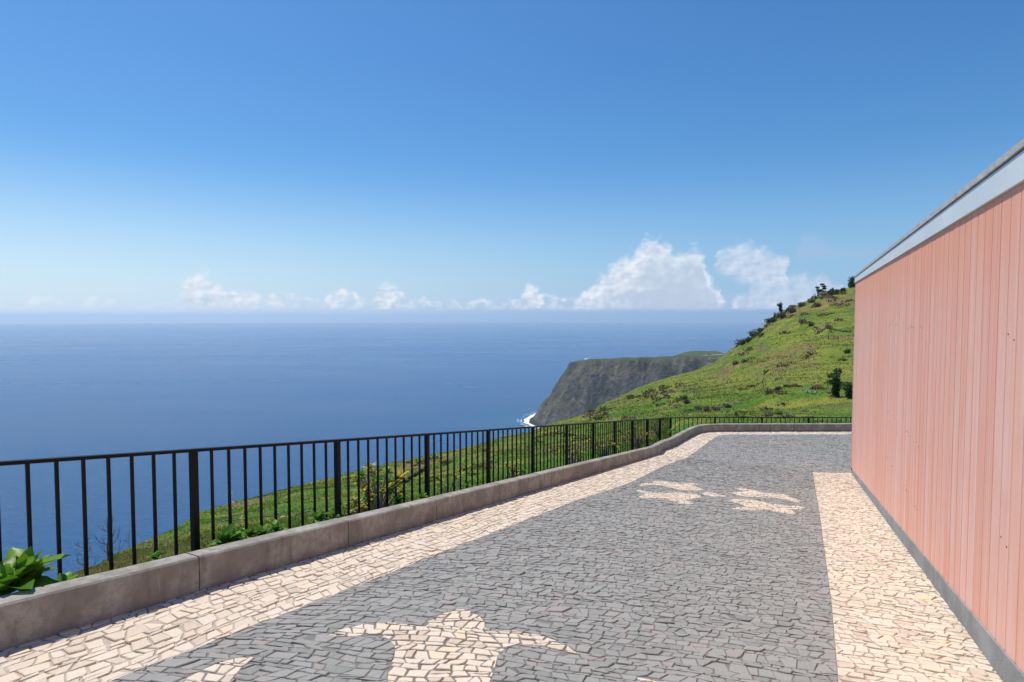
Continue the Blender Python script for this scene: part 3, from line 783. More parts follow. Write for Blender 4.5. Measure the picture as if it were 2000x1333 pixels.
# ------------------------------------------------------------------ building
WD = Vector((0.4463, 0.8949, 0)); WN = Vector((-0.8949, 0.4463, 0))     # along the wall, out of the wall
def wp(Y, z): return Vector((wall_y(Y), Y, z))
Y0, Y1 = -2.5, 14.80
bld = empty('building', wp(3.47, float(zg(wall_y(3.47), 3.47))))
tag(bld, 'single storey building clad in rose pink vertical boards under a pale grey roof fascia', 'building')
BL = Vector(bld.location)
def pink_bot(Y): return -2.03 + (Y - 3.388) * (-3.865 + 2.03) / (14.8 - 3.388)
def fas_bot(Y): return 0.787 + (Y - 3.388) * (0.845 - 0.787) / 11.4
def fas_top(Y): return 0.958 + (Y - 3.388) * (0.975 - 0.958) / 11.4
DEPTH = 7.0
TH = 0.03
def quadbox(name, Ya, Yb, za0, zb0, za1, zb1, front, back, material, parent=bld, bev=0.0):
    """block in the wall plane from Ya to Yb; bottoms za0/zb0, tops za1/zb1; front/back = distance along the outward normal"""
    pa0, pb0 = wp(Ya, za0), wp(Yb, zb0); pa1, pb1 = wp(Ya, za1), wp(Yb, zb1)
    if bev:
        d_ = WD * bev
        v = [pa0 + WN * back, pa0 + WN * (front - bev), pa0 + WN * front + d_, pb0 + WN * front - d_, pb0 + WN * (front - bev), pb0 + WN * back]
        v += [pa1 + WN * back, pa1 + WN * (front - bev), pa1 + WN * front + d_, pb1 + WN * front - d_, pb1 + WN * (front - bev), pb1 + WN * back]
        f = [(i, i + 1, i + 7, i + 6) for i in range(5)] + [(5, 0, 6, 11), (5, 4, 3, 2, 1, 0), (6, 7, 8, 9, 10, 11)]
    else:
        v = [pa0 + WN * back, pa0 + WN * front, pb0 + WN * front, pb0 + WN * back, pa1 + WN * back, pa1 + WN * front, pb1 + WN * front, pb1 + WN * back]
        f = [(0, 1, 5, 4), (1, 2, 6, 5), (2, 3, 7, 6), (3, 0, 4, 7), (3, 2, 1, 0), (4, 5, 6, 7)]
    par = BL if parent is bld else BL
    return mesh(name, [q - par for q in v], f, material, parent)
BW = 0.1945                                     # board width along the wall
nY = BW * 0.8949
quadbox('wall', Y0, Y1 - 0.03, -6.0, -6.0, 0.78, 0.78, -0.035, -DEPTH, M['groove'])
Y = 3.497 + nY * 0.02
Y -= nY * math.floor((Y - Y0) / nY)
rb = random.Random(5)
while Y < Y1 - 0.03:
    Yb = min(Y + nY, Y1)
    g_ = 0.0038
    pr_ = rb.choice((0, 0.0006, 0.0012))
    o_ = quadbox('cladding_board', Y + g_, Yb - g_, pink_bot(Y) , pink_bot(Yb), fas_bot(Y) - 0.004, fas_bot(Yb) - 0.004, pr_, -0.033, M['rose'], bev=0.005)
    mb = MB(); c_ = wp((Y + Yb) / 2, 0) - BL
    nb_ = rb.random()
    for zb_ in ((-0.13, -1.40, -2.10) if nb_ < 0.14 else ()):
        if zb_ < pink_bot(Y) + .1 and Y < 5: continue
        for s_ in (-1, 1):
            c2_ = c_ + WD * (BW * 0.30 * s_) + Vector((0, 0, zb_ + rb.uniform(-.02, .02))) + WN * (pr_ + 0.0005)
            ring = [c2_ + WN * 0.003 + 0.0055 * (math.cos(a_) * WD + math.sin(a_) * Vector((0, 0, 1))) for a_ in [k * math.pi / 3 for k in range(6)]]
            ring2 = [q - WN * 0.006 for q in ring]
            mb.add(ring + ring2, [(0, 1, 2, 3, 4, 5)] + [(k, (k + 1) % 6, 6 + (k + 1) % 6, 6 + k) for k in range(6)])
    if mb.v: mb.build('bolt', M['bolt'], o_)
    Y += nY
quadbox('plinth', Y0, 14.43, -3.2, -6.0, pink_bot(Y0) - 0.002, pink_bot(14.43) - 0.002, 0.012, -0.034, M['plinth'])
# the far end wall of the building
endb = 0
for k in range(30):
    a_ = wp(Y1, 0) - WN * (0.035 + k * BW); b_ = wp(Y1, 0) - WN * (0.035 + (k + 1) * BW - 0.004)
    v = []
    for z_ in (-3.86, fas_bot(Y1) - 0.004):
        v += [Vector((q.x, q.y, z_)) - BL for q in (a_ - WD * 0.028, b_ - WD * 0.028, b_, a_)]
    mesh('cladding_board', v, [(0, 1, 2, 3), (7, 6, 5, 4), (0, 4, 5, 1), (1, 5, 6, 2), (2, 6, 7, 3), (3, 7, 4, 0)], M['rose'], bld)
# thin pale corner trim
quadbox('corner_trim', Y1 + 0.001, Y1 + 0.02, -3.86, -3.86, fas_bot(Y1) - .004, fas_bot(Y1) - .004, 0.008, -0.034, M['fascia'])
fj = [Y0, 0.4, 5.0, 9.6, 13.95, Y1 + 0.03]
for a_, b_ in zip(fj[:-1], fj[1:]):
    quadbox('fascia_panel', a_ + 0.0025, b_ - 0.0025, fas_bot(a_), fas_bot(b_), fas_top(a_), fas_top(b_), 0.022, -0.2, M['fascia'], bev=0.002)
quadbox('fascia_backing', Y0, Y1 + 0.02, 0.80, 0.86, 0.955, 0.97, 0.010, -0.21, M['hull'])
quadbox('roof_slab', Y0, Y1 + 0.05, 0.966, 0.983, 1.014, 1.024, 0.035, -DEPTH - 0.1, M['cap'])
quadbox('roof_joint', Y0, Y1 + 0.02, fas_top(Y0) + .001, fas_top(Y1) + .001, 0.965, 0.982, 0.012, -0.3, M['hull'])

# ------------------------------------------------------------------ hillside
ko = [(a_, b_) for a_, b_ in KOUT]
ka = np.array([a_ / b_ for a_, b_ in ko if b_ > 0.25]); kd = np.array([b_ for a_, b_ in ko if b_ > 0.25])
# densify the kerb's outer line in the fan
dx_, dy_ = [], []
kk = [q for q in ko if q[1] > 0.25]
for (x0_, y0_), (x1_, y1_) in zip(kk[:-1], kk[1:]):
    for s_ in np.linspace(0, 1, 30, endpoint=False):
        dx_.append(x0_ + (x1_ - x0_) * s_); dy_.append(y0_ + (y1_ - y0_) * s_)
dx_ = np.array(dx_); dy_ = np.array(dy_)
ang = dx_ / dy_
o_ = np.argsort(ang); ANG = ang[o_]; KY = dy_[o_]
PX = np.array([-3500, -1200, -400, -100, 0, 70, 140, 181, 211, 245, 294, 340, 383, 472, 566, 641, 700, 770, 826, 940, 977, 1034, 1075, 1112, 1150, 1175, 1210, 1250, 1262, 1312, 1362, 1400, 1425, 1447, 1477, 1503, 1528, 1567, 1595, 1618, 1643, 1669, 1800, 2200, 3000, 5000], float)
YS = np.array([2200, 1600, 1330, 1230, 1195, 1160, 1126, 1109, 1090, 1075, 1056, 1034, 1005, 981, 954.5, 939, 922, 905, 896, 871, 856, 845, 830, 820, 805, 792, 776, 757, 752, 737, 722, 707, 685, 671, 653, 627, 609, 591, 581, 571, 565, 558, 520, 430, 380, 350], float)
DS = np.array([3.2, 4.5, 6, 7.5, 8, 9, 11, 13, 15, 18, 23, 29, 34, 45, 56, 64, 70, 80, 88, 106, 114, 126, 136, 146, 154, 160, 167, 174, 177, 186, 194, 200, 203, 206, 210, 214, 217, 221, 224, 227, 229, 232, 240, 260, 280, 300], float)
def hill(px, D):
    """height of the hillside on the ray px at depth D (all arrays)"""
    px = np.asarray(px, float); D = np.asarray(D, float)
    a_ = (px - 1000) / FPX
    yk = np.interp(a_, ANG, KY)
    x_ = a_ * yk
    z0 = zg(x_, yk) + 0.11
    ds = np.maximum(np.interp(px, PX, DS), yk * 1.25); ys = np.interp(px, PX, YS)
    y0 = HZ - FPX * z0 / yk
    t_ = np.log(np.maximum(D, yk) / yk) / np.log(ds / yk)
    tc_ = np.clip(t_, 0, 1)
    pw = np.interp(px, [200, 700, 1200, 1450], [0.9, 1.0, 1.25, 1.55])
    py = y0 + (ys - y0) * tc_ ** pw
    X, Yw = a_ * D, D
    amp = 0.0052 * D * sstep(D, yk + 0.3, yk + 6)
    nz_ = fbm(X / 13 + 5, Yw / 13, 4) * 1.1 + 0.7 * fbm(X / 3.1, Yw / 3.1, 3)
    z_ = -(py - HZ) / FPX * D + amp * nz_
    # terraces along the contour
    st_ = np.interp(D, [10, 60, 230], [0.9, 3.2, 6.5])
    q_ = z_ / st_ + 1.1 * fbm(X / 28 + 50, Yw / 28, 3)
    fr = q_ - np.floor(q_)
    z_ = z_ + st_ * 0.42 * (sstep(fr, 0.25, 0.62) - fr) * sstep(D, 12, 40) * sstep(-np.abs(t_ - 0.55), -0.45, -0.25)
    over = np.maximum(D - ds, 0)
    z_ = z_ - 0.0035 * over ** 2 * sstep(over, 0, 8) * (over < 90) - (over >= 90) * (0.0035 * 8100 + 0.9 * (over - 90))
    return np.maximum(z_, -420)
NC, NR = 760, 190
pxs = np.concatenate([np.linspace(-3500, -60, 40), np.linspace(-40, 1750, 640), np.linspace(1765, 5000, 80)])
NC = len(pxs)
rows = np.concatenate([np.linspace(0, 1, 150), 1 + np.array([0.004, 0.01, 0.02, 0.035, 0.06, 0.09, 0.13, 0.2, 0.3, 0.45, 0.7, 1.0])])
A_, T_ = np.meshgrid(pxs, rows)
yk = np.interp((A_ - 1000) / FPX, ANG, KY); ds = np.maximum(np.interp(A_, PX, DS), yk * 1.25)
Dm = np.where(T_ <= 1, yk * (ds / yk) ** np.minimum(T_, 1), ds + 650 * (T_ - 1))
Zm = hill(A_, Dm); Xm = (A_ - 1000) / FPX * Dm
V = np.stack([Xm.ravel(), Dm.ravel(), Zm.ravel()], 1)
nr_, nc_ = Xm.shape
idx = np.arange(nr_ * nc_).reshape(nr_, nc_)
F = np.stack([idx[:-1, :-1].ravel(), idx[:-1, 1:].ravel(), idx[1:, 1:].ravel(), idx[1:, :-1].ravel()], 1)
def npmesh(name, V, F, material, smooth=True, tones=None, parent=None):
    me = bpy.data.meshes.new(name)
    k = F.shape[1]
    me.vertices.add(len(V)); me.vertices.foreach_set('co', V.astype(np.float32).ravel())
    me.loops.add(F.size); me.loops.foreach_set('vertex_index', F.astype(np.int32).ravel())
    me.polygons.add(len(F)); me.polygons.foreach_set('loop_start', np.arange(0, F.size, k, dtype=np.int32))
    me.polygons.foreach_set('use_smooth', np.full(len(F), smooth))
    if tones is not None:
        at = me.attributes.new('tone', 'FLOAT', 'POINT'); at.data.foreach_set('value', tones.astype(np.float32))
    me.materials.append(material)
    me.update(calc_edges=True); me.validate()
    o = bpy.data.objects.new(name, me); COL.objects.link(o)
    if parent: o.parent = parent
    return o
hs = tag(npmesh('hillside', V, F, M['hill']), 'steep green grassy hillside beyond the railing rising to the right', None, None, 'structure')

def hill_xy(x, y):
    return float(hill(1000 + FPX * x / y, y))
def at(px, py, lo=0.0, hi=1.0):
    """point of the hillside seen at a photograph pixel"""
    a_ = (px - 1000) / FPX; yk_ = float(np.interp(a_, ANG, KY)); ds_ = max(float(np.interp(px, PX, DS)), yk_ * 1.25)
    T = np.linspace(lo, hi, 400); D = yk_ * (ds_ / yk_) ** T
    z_ = hill(np.full(400, float(px)), D); pp = HZ - FPX * z_ / D
    i = int(np.argmax(pp <= py)) if (pp <= py).any() else 399
    return Vector((a_ * D[i], D[i], z_[i]))

# tufts of grass over the slope
def tufts(n, seed):
    g = np.random.default_rng(seed)
    px = g.uniform(-60, 1700, n); T = g.uniform(0.03, 1.0, n) ** 0.9
    a_ = (px - 1000) / FPX; yk_ = np.interp(a_, ANG, KY); ds_ = np.maximum(np.interp(px, PX, DS), yk_ * 1.25)
    D = yk_ * (ds_ / yk_) ** T
    keep = D > yk_ + 0.12
    px, D, a_ = px[keep], D[keep], a_[keep]; n = len(px)
    X = a_ * D; Z = hill(px, D)
    clump = fbm(X / 2.5, D / 2.5, 3) 
    size = np.clip(0.0021 * D, 0.045, 0.25) * g.uniform(0.5, 1.4, n) * (1 + 1.3 * clump)
    nb = 3
    VV = np.zeros((n, nb, 3, 3)); 
    th = g.uniform(0, 2 * np.pi, (n, nb)); lean = g.uniform(0.5, 1.8, (n, nb)); hh2 = size[:, None] * g.uniform(0.6, 1.1, (n, nb))
    wdt = hh2 * 0.20
    ox = g.normal(0, 0.35, (n, nb)) * size[:, None]; oy = g.normal(0, 0.35, (n, nb)) * size[:, None]
    cx = X[:, None] + ox; cy_ = D[:, None] + oy; cz = Z[:, None] - 0.03 * size[:, None]
    ct, st = np.cos(th), np.sin(th)
    VV[:, :, 0] = np.stack([cx - st * wdt, cy_ + ct * wdt, cz + 0 * cx], -1)
    VV[:, :, 1] = np.stack([cx + st * wdt, cy_ - ct * wdt, cz + 0 * cx], -1)
    VV[:, :, 2] = np.stack([cx + ct * lean * hh2 * 0.6, cy_ + st * lean * hh2 * 0.6, cz + hh2], -1)
    V_ = VV.reshape(-1, 3); F_ = np.arange(len(V_)).reshape(-1, 3)
    tn = np.repeat(np.clip(g.normal(0.5, 0.25, n) + clump, 0, 1), nb * 3)
    return V_, F_, tn
tv, tf, tt = tufts(95000, 3)
tag(npmesh('grass', tv, tf, M['blades'], False, tt), 'short green and yellowing grass growing over the hillside', 'grass', None, 'stuff')

# ------------------------------------------------------------------ sea
ringr = np.concatenate([[0], np.geomspace(200, 38500, 70)]); th_ = np.linspace(0, 2 * np.pi, 181)[:-1]
V = [(0, 0, -400)]; F_ = []
for r_ in ringr[1:]:
    for a_ in th_: V.append((r_ * math.sin(a_), r_ * math.cos(a_), -400.0))
n_ = len(th_)
for j in range(n_): F_.append((0, 1 + (j + 1) % n_, 1 + j, 0))
faces = [(0, 1 + (j + 1) % n_, 1 + j) for j in range(n_)]
for i in range(len(ringr) - 2):
    for j in range(n_):
        faces.append((1 + i * n_ + j, 1 + i * n_ + (j + 1) % n_, 1 + (i + 1) * n_ + (j + 1) % n_, 1 + (i + 1) * n_ + j))
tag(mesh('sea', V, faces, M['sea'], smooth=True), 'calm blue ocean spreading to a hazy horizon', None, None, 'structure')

# ------------------------------------------------------------------ headland
COAST = [(2600, 3900), (1500, 3500), (700, 3150), (300, 2780), (120, 2430), (68, 2270), (62, 2180), (95, 2090), (180, 2010), (330, 1900), (560, 1790), (800, 1640), (1000, 1420), (1500, 1300), (2600, 1250)]
gx = np.concatenate([np.linspace(30, 1000, 230), np.linspace(1010, 2500, 60)]); gy = np.concatenate([np.linspace(1500, 3000, 250), np.linspace(3020, 3800, 30)])
GX, GY = np.meshgrid(gx, gy)
d = sdf(np.stack([GX.ravel(), GY.ravel()], 1), COAST + [(2600, 3900)]).reshape(GX.shape)
dn = d + 66 * fbm(GX / 95, GY / 95, 5, 0.55) * sstep(d, 5, 60) + 20 * fbm(GX / 26 + 9, GY / 26, 4, 0.62) * sstep(d, 5, 40)
plat = -175 + 0.15 * np.maximum(0, 2250 - GY)  + 36 * np.exp(-(((GX - 870) / 90) ** 4 + ((GY - 2680) / 130) ** 2) / 2) + 9 * fbm(GX / 90, GY / 90, 4)
plat = plat - 0.05 * np.maximum(0, GY - 2250)
hgt = plat + 400
prof = np.interp(dn, [-60, 0, 14, 45, 80, 120, 150, 172, 400], [-0.06, 0.0, 0.03, 0.22, 0.44, 0.76, 0.965, 1.0, 1.0])
ZZ = -400 + hgt * prof + 22 * fbm(GX / 40, GY / 40, 6, 0.62) * sstep(d, 10, 60) * (1 - 0.6 * sstep(d, 120, 170))
ZZ = np.where(d < -8, -406, ZZ)
idx = np.arange(GX.size).reshape(GX.shape)
Fh = np.stack([idx[:-1, :-1].ravel(), idx[:-1, 1:].ravel(), idx[1:, 1:].ravel(), idx[1:, :-1].ravel()], 1)
tag(npmesh('headland', np.stack([GX.ravel(), GY.ravel(), ZZ.ravel()], 1), Fh, M['cliff']), 'dark steep sea cliff headland with a flat green top', None, None, 'structure')
def head_z(x, y):
    i = int(np.argmin(abs(gy - y))); j = int(np.argmin(abs(gx - x))); return float(ZZ[i, j])
# surf along the foot of the cliff
cp = np.array(COAST[4:11], float)
seg = []
for a_, b_ in zip(cp[:-1], cp[1:]):
    for s_ in np.linspace(0, 1, 40, endpoint=False): seg.append(a_ + (b_ - a_) * s_)
seg = np.array(seg); no = offset_line(seg, 1.0) - seg
mb = MB()
rr = random.Random(2)
for i in range(len(seg) - 1):
    w0 = 10 + 22 * max(0, float(fbm(seg[i][0] / 30, seg[i][1] / 30, 3)) + 0.25) ; w1_ = 10 + 22 * max(0, float(fbm(seg[i + 1][0] / 30, seg[i + 1][1] / 30, 3)) + 0.25)
    sgn = -1 if sdf([seg[i] + no[i] * 20], COAST)[0] > 0 else 1
    a0 = seg[i] - no[i] * sgn * 3; a1 = seg[i + 1] - no[i + 1] * sgn * 3; b0 = seg[i] + no[i] * sgn * w0; b1 = seg[i + 1] + no[i + 1] * sgn * w1_
    mb.add([(*a0, -399.2), (*a1, -399.2), (*b1, -399.6), (*b0, -399.6)], [(0, 1, 2, 3)])
    if rr.random() < .35:
        o1 = w0 + rr.uniform(6, 26); L_ = rr.uniform(3, 9)
        c_ = seg[i] + no[i] * sgn * o1
        t1 = (seg[i + 1] - seg[i]); t1 = t1 / (np.linalg.norm(t1) + 1e-9)
        mb.add([(*(c_ - t1 * L_), -399.5), (*(c_ + no[i] * sgn * 2), -399.5), (*(c_ + t1 * L_), -399.5), (*(c_ - no[i] * sgn * 2), -399.5)], [(0, 1, 2, 3)])
tag(mb.build('surf', M['foam']), 'white surf breaking at the foot of the headland', 'surf', None, 'stuff')
# pale track and buildings on the headland
def track(name, pts, wd, label):
    P = []
    for a_, b_ in zip(pts[:-1], pts[1:]):
        for s_ in np.linspace(0, 1, 12, endpoint=False): P.append((a_[0] + (b_[0] - a_[0]) * s_, a_[1] + (b_[1] - a_[1]) * s_))
    P.append(pts[-1]); v = []
    for x, y in P:
        v += [(x, y - wd, head_z(x, y) + 1.6), (x, y + wd, head_z(x, y) + 2.4)]
    tag(mesh(name, v, [(2 * i, 2 * i + 2, 2 * i + 3, 2 * i + 1) for i in range(len(P) - 1)], M['track']), label, None, None, 'structure')
track('track', [(640, 1975), (700, 1965), (790, 1950)], 5, 'pale dirt track crossing the headland top')
track('track', [(330, 2290), (430, 2260), (560, 2250), (640, 2240)], 4, 'faint track along the cliff edge near the white houses')
def house(x, y, wx, wy, h, roof, label, rot=0.0):
    e = empty('house', (x, y, head_z(x, y))); e.rotation_euler.z = rot
    tag(e, label, 'house', 'white houses on the headland')
    mb = MB(); mb.box((0, 0, h / 2 - 1), (wx, 0, 0), (0, wy, 0), (0, 0, h + 2)); mb.build('wall', M['white'], e)
    mb = MB(); rh = h * 0.45
    mb.add([(-wx / 2 - .4, -wy / 2 - .4, h), (wx / 2 + .4, -wy / 2 - .4, h), (wx / 2 + .4, wy / 2 + .4, h), (-wx / 2 - .4, wy / 2 + .4, h), (-wx / 2, 0, h + rh), (wx / 2, 0, h + rh)],
           [(0, 1, 5, 4), (2, 3, 4, 5), (1, 2, 5), (3, 0, 4), (3, 2, 1, 0)])
    mb.build('roof', roof, e)
    mb = MB()
    for k in (-0.3, 0.3): mb.box((wx * k, -wy / 2 - 0.05, h * 0.5), (wx * .14, 0, 0), (0, .1, 0), (0, 0, h * .3))
    mb.build('window', M['hull'], e)
house(292, 2290, 16, 10, 7.5, M['white'], 'white house at the cliff edge, left of the pair on the headland')
house(318, 2300, 12, 9, 5.5, M['redroof'], 'smaller white house with red roof, right of the pair on the headland')

# ------------------------------------------------------------------ boat
bt = empty('fishing_boat', (-2920.0, 5140.0, -400.0)); tag(bt, 'tiny boat with an orange cabin alone on the open sea', 'boat')
mb = MB(); Lh = 15
prof_ = [(-1, 0.75), (-0.6, 1.0), (0.2, 1.0), (0.7, 0.6), (1.0, 0.03)]
v = []
for s_, w_ in prof_: v += [(s_ * Lh / 2, -w_ * 2.3, 2.2 + 0.8 * max(0, s_)), (s_ * Lh / 2, w_ * 2.3, 2.2 + 0.8 * max(0, s_)), (s_ * Lh / 2, w_ * 1.4, -0.6), (s_ * Lh / 2, -w_ * 1.4, -0.6)]
f = []
for i in range(4):
    for j in range(4): f.append((i * 4 + j, i * 4 + (j + 1) % 4, (i + 1) * 4 + (j + 1) % 4, (i + 1) * 4 + j))
f += [(3, 2, 1, 0), (16, 17, 18, 19)]
mb.add(v, f); mb.build('hull', M['hull'], bt)
mb = MB(); mb.box((-1.5, 0, 4.2), (4.5, 0, 0), (0, 3.2, 0), (0, 0, 4)); mb.build('cabin', M['orange'], bt)
mb = MB(); mb.tube([(-1, 0, 6), (-1, 0, 11)], [0.2, 0.12]); mb.build('mast', M['hull'], bt)
bt.rotation_euler.z = rad(25)

# ------------------------------------------------------------------ plants
def leaf(mb, base, d, L, wd, rnd, droop=0.35, tone=0.5, seg=5, fold=0.25, wave=0.0):
    """a folded, curved leaf with a raised rim either side of the midrib"""
    d = Vector(d).normalized(); base = Vector(base)
    side = d.cross(Vector((0, 0, 1)))
    if side.length < 0.05: side = Vector((1, 0, 0))
    side.normalize()
    up = side.cross(d).normalized()
    ring = []; p_ = base.copy(); cur = d.copy()
    for i in range(seg + 1):
        s_ = i / seg
        ww = wd * (math.sin(math.pi * min(1, s_ * 0.93 + 0.07) ** 0.75) ** 0.8) * (1 - 0.1 * s_)
        if i == seg: ww = 0.002 * wd
        u_ = side.cross(cur).normalized()
        wv = wave * math.sin(s_ * 9)
        ring.append([p_ - side * ww + u_ * (fold + wv) * ww, p_, p_ + side * ww + u_ * (fold - wv) * ww])
        cur = (cur + Vector((0, 0, -droop / seg))).normalized(); p_ = p_ + cur * (L / seg)
    v = [q for r_ in ring for q in r_]; f = []
    for i in range(seg):
        f += [(3 * i, 3 * i + 1, 3 * i + 4, 3 * i + 3), (3 * i + 1, 3 * i + 2, 3 * i + 5, 3 * i + 4)]
    mb.add(v, f, tone)
def leafy(name, loc, n, L, wd, label, cat, matl, seed, el=(0.2, 1.3), single=True, stem=0.0, group=None, droop=0.5, aim=None):
    rnd = random.Random(seed); e = empty(name, loc); tag(e, label, cat, group)
    allb = MB()
    if stem > 0:
        mb = MB(); mb.tube([(0, 0, -0.05), (rnd.uniform(-.02, .02), 0, stem * .6), (0, 0, stem)], [L * .07, L * .06, L * .04]); mb.build('stem', matl, e)
    for k in range(n):
        a_ = k * 2.399 + rnd.uniform(-.3, .3); ev = el[0] + (el[1] - el[0]) * (k / max(1, n - 1)) + rnd.uniform(-.12, .12)
        d_ = Vector((math.cos(a_) * math.cos(ev), math.sin(a_) * math.cos(ev), math.sin(ev)))
        mb = MB() if single else allb
        sc = rnd.uniform(.75, 1.15)
        leaf(mb, d_ * L * 0.10 + Vector((0, 0, stem * rnd.uniform(.4, 1) if stem else 0)), d_, L * sc, wd * sc, rnd, droop * rnd.uniform(.6, 1.3), rnd.random(), 6 if single else 4, 0.38, 0.18 if single else 0.0)
        if single: mb.build('leaf', matl, e, smooth=True)
    if not single: allb.build('foliage', matl, e, smooth=True)
    return e
def beside(u, v, up=0.1):
    x, y = to_xy(u, v); return (float(x), float(y), float(zg(x, y)) + up)
def by_px(px, v, up=0.1):
    a_ = (px - 1000) / FPX
    u = (a_ * PH[1] * v - PH[0] * v) / (DH[0] - a_ * DH[1])
    return beside(u, v, up)
# large glossy plant in the corner, two crowns of it
leafy('leafy_plant', by_px(30, -4.22, 0.03), 20, 0.205, 0.066, 'big glossy green leafy plant at the left edge against the kerb', 'plant', M['bigleaf'], 3, (0.1, 1.45), True, 0.24)
leafy('leafy_plant', by_px(108, -4.22, 0.12), 10, 0.09, 0.034, 'lower leafy plant just right of the big glossy one at the kerb', 'plant', M['bigleaf'], 4, (-0.1, 0.9), True, 0.06)
leafy('leafy_plant', by_px(-8, -4.17, 0.16), 12, 0.20, 0.075, 'broad leafed plant leaning over the kerb at the far left edge', 'plant', M['bigleaf'], 5, (0.1, 1.1), True, 0.08)
weeds = [(430, .19), (452, .13), (480, .12), (503, .13), (532, .13), (616, .15), (642, .12), (292, .09), (775, .12), (822, .11)]
wl = ['bright leafy weed right of the first thick post, at the kerb', 'small weed next to the bright leafy one at the kerb', 'weed below the dead brown stalk behind the kerb', 'low weed right of the dead stalk behind the kerb',
      'low weed midway between the two nearest thick posts', 'yellow green weed just left of the second thick post', 'small weed at the foot of the second thick post', 'low weed left of the first thick post at the kerb',
      'weed at the foot of the yellow shrub behind the kerb', 'weed beneath the dark shrub behind the kerb, right of the yellow shrub']
for k, ((px_, L_), lb) in enumerate(zip(weeds, wl)):
    leafy('weed', by_px(px_, -4.20 - 0.03 * (k % 3), 0.15), 14, L_ * .8, L_ * 0.24, lb, 'weed', M['weed'], 20 + k, (0.1, 1.3), True, 0.05, 'weeds along the kerb')

# low greenery filling the planting strip between kerb and railing
rnd = random.Random(31); gm = MB()
for k in range(5200):
    u_ = 1.0 + 19.0 * rnd.random() ** 1.5; v_ = -4.07 - 0.55 * rnd.random() ** 1.3
    if fbm(u_ * 1.3, v_ * 3, 3) < -0.03: continue
    x, y, z = beside(u_, v_, 0.10 - 0.25 * max(0, -4.1 - v_))
    L_ = rnd.uniform(.03, .085); a_ = rnd.uniform(0, 6.28)
    leaf(gm, (x, y, z), (math.cos(a_), math.sin(a_), rnd.uniform(.2, 1.6)), L_, L_ * rnd.uniform(.12, .3), rnd, rnd.uniform(.2, 1.0), rnd.random(), 2, .2)
tag(gm.build('ground_cover', M['weed'], None, smooth=True), 'low green ground cover growing along the back of the kerb', 'ground cover', None, 'stuff')

def branches(mb, p_, d, L, r0, depth, rnd, tips, spread=0.6, lift=0.15, nseg=3, kids=(2, 3)):
    pts = [p_]; rr_ = [r0]; cur = Vector(d)
    for i in range(nseg):
        cur = (cur + Vector((rnd.uniform(-.18, .18), rnd.uniform(-.18, .18), rnd.uniform(-.05, .12) + lift * .3))).normalized()
        pts.append(pts[-1] + cur * (L / nseg)); rr_.append(r0 * (1 - 0.45 * (i + 1) / nseg))
    mb.tube(pts, rr_, 5 if depth > 1 else 4)
    if depth == 0: tips.append((pts[-1], cur)); return
    for k in range(rnd.randint(*kids)):
        a_ = rnd.uniform(0, 2 * math.pi); o1 = cur.orthogonal().normalized(); o2 = cur.cross(o1)
        nd = (cur + spread * rnd.uniform(.6, 1.3) * (math.cos(a_) * o1 + math.sin(a_) * o2) + Vector((0, 0, lift))).normalized()
        st_ = pts[-1] if k == 0 else pts[rnd.randint(1, nseg)]
        branches(mb, st_, nd, L * rnd.uniform(.6, .85), rr_[-1] * .8, depth - 1, rnd, tips, spread, lift, nseg, kids)
def crown_cards(centers, rad_, size, n, rnd, squash=0.8):
    mb = MB()
    for k in range(n):
        c_ = rnd.choice(centers); a_ = rnd.gauss(0, 1), rnd.gauss(0, 1), rnd.gauss(0, 1)
        nrm = math.sqrt(sum(q * q for q in a_)) or 1; rr_ = rad_ * rnd.random() ** 0.45
        p_ = Vector(c_) + Vector((a_[0] / nrm * rr_, a_[1] / nrm * rr_, a_[2] / nrm * rr_ * squash))
        n1_ = Vector((rnd.gauss(0, 1), rnd.gauss(0, 1), rnd.gauss(0, 1) + .5)).normalized(); a1 = n1_.orthogonal().normalized() * size * rnd.uniform(.6, 1.3); b1 = n1_.cross(a1) * rnd.uniform(.4, .8)
        mb.add([p_ - a1, p_ + b1, p_ + a1 * 1.1, p_ - b1], [(0, 1, 2, 3)], rnd.random())
    return mb
def tree(name, loc, H, crown_r, matl, label, cat, seed, trunk_frac=0.4, nleaf=700, leafsize=None, depth=3, spread=0.55, lift=0.2, bark='bark', group=None, squash=0.8, trunk_r=None, low=False):
    rnd = random.Random(seed); e = empty(name, loc); tag(e, label, cat, group)
    tips = []; mb = MB()
    tr = trunk_r or H * 0.028
    branches(mb, Vector((0, 0, -0.3)), Vector((rnd.uniform(-.1, .1), rnd.uniform(-.1, .1), 1)), H * trunk_frac + .3, tr, depth, rnd, tips, spread, lift)
    zt = max(t_[0].z for t_ in tips); k = (H - crown_r * 0.5 * squash) / max(zt, 0.1) if nleaf else 1.0
    mb.v = [(x_ * k, y_ * k, z_ * k) for x_, y_, z_ in mb.v]
    mb.build('trunk', M[bark], e)
    if nleaf:
        cs = [t_[0] * k for t_ in tips] + ([t_[0] * k * rnd.uniform(.1, .75) for t_ in tips for _ in range(2)] if low else [])
        cm = crown_cards(cs, crown_r, leafsize or H * 0.035, nleaf, rnd, squash); cm.build('crown', matl, e)
    return e
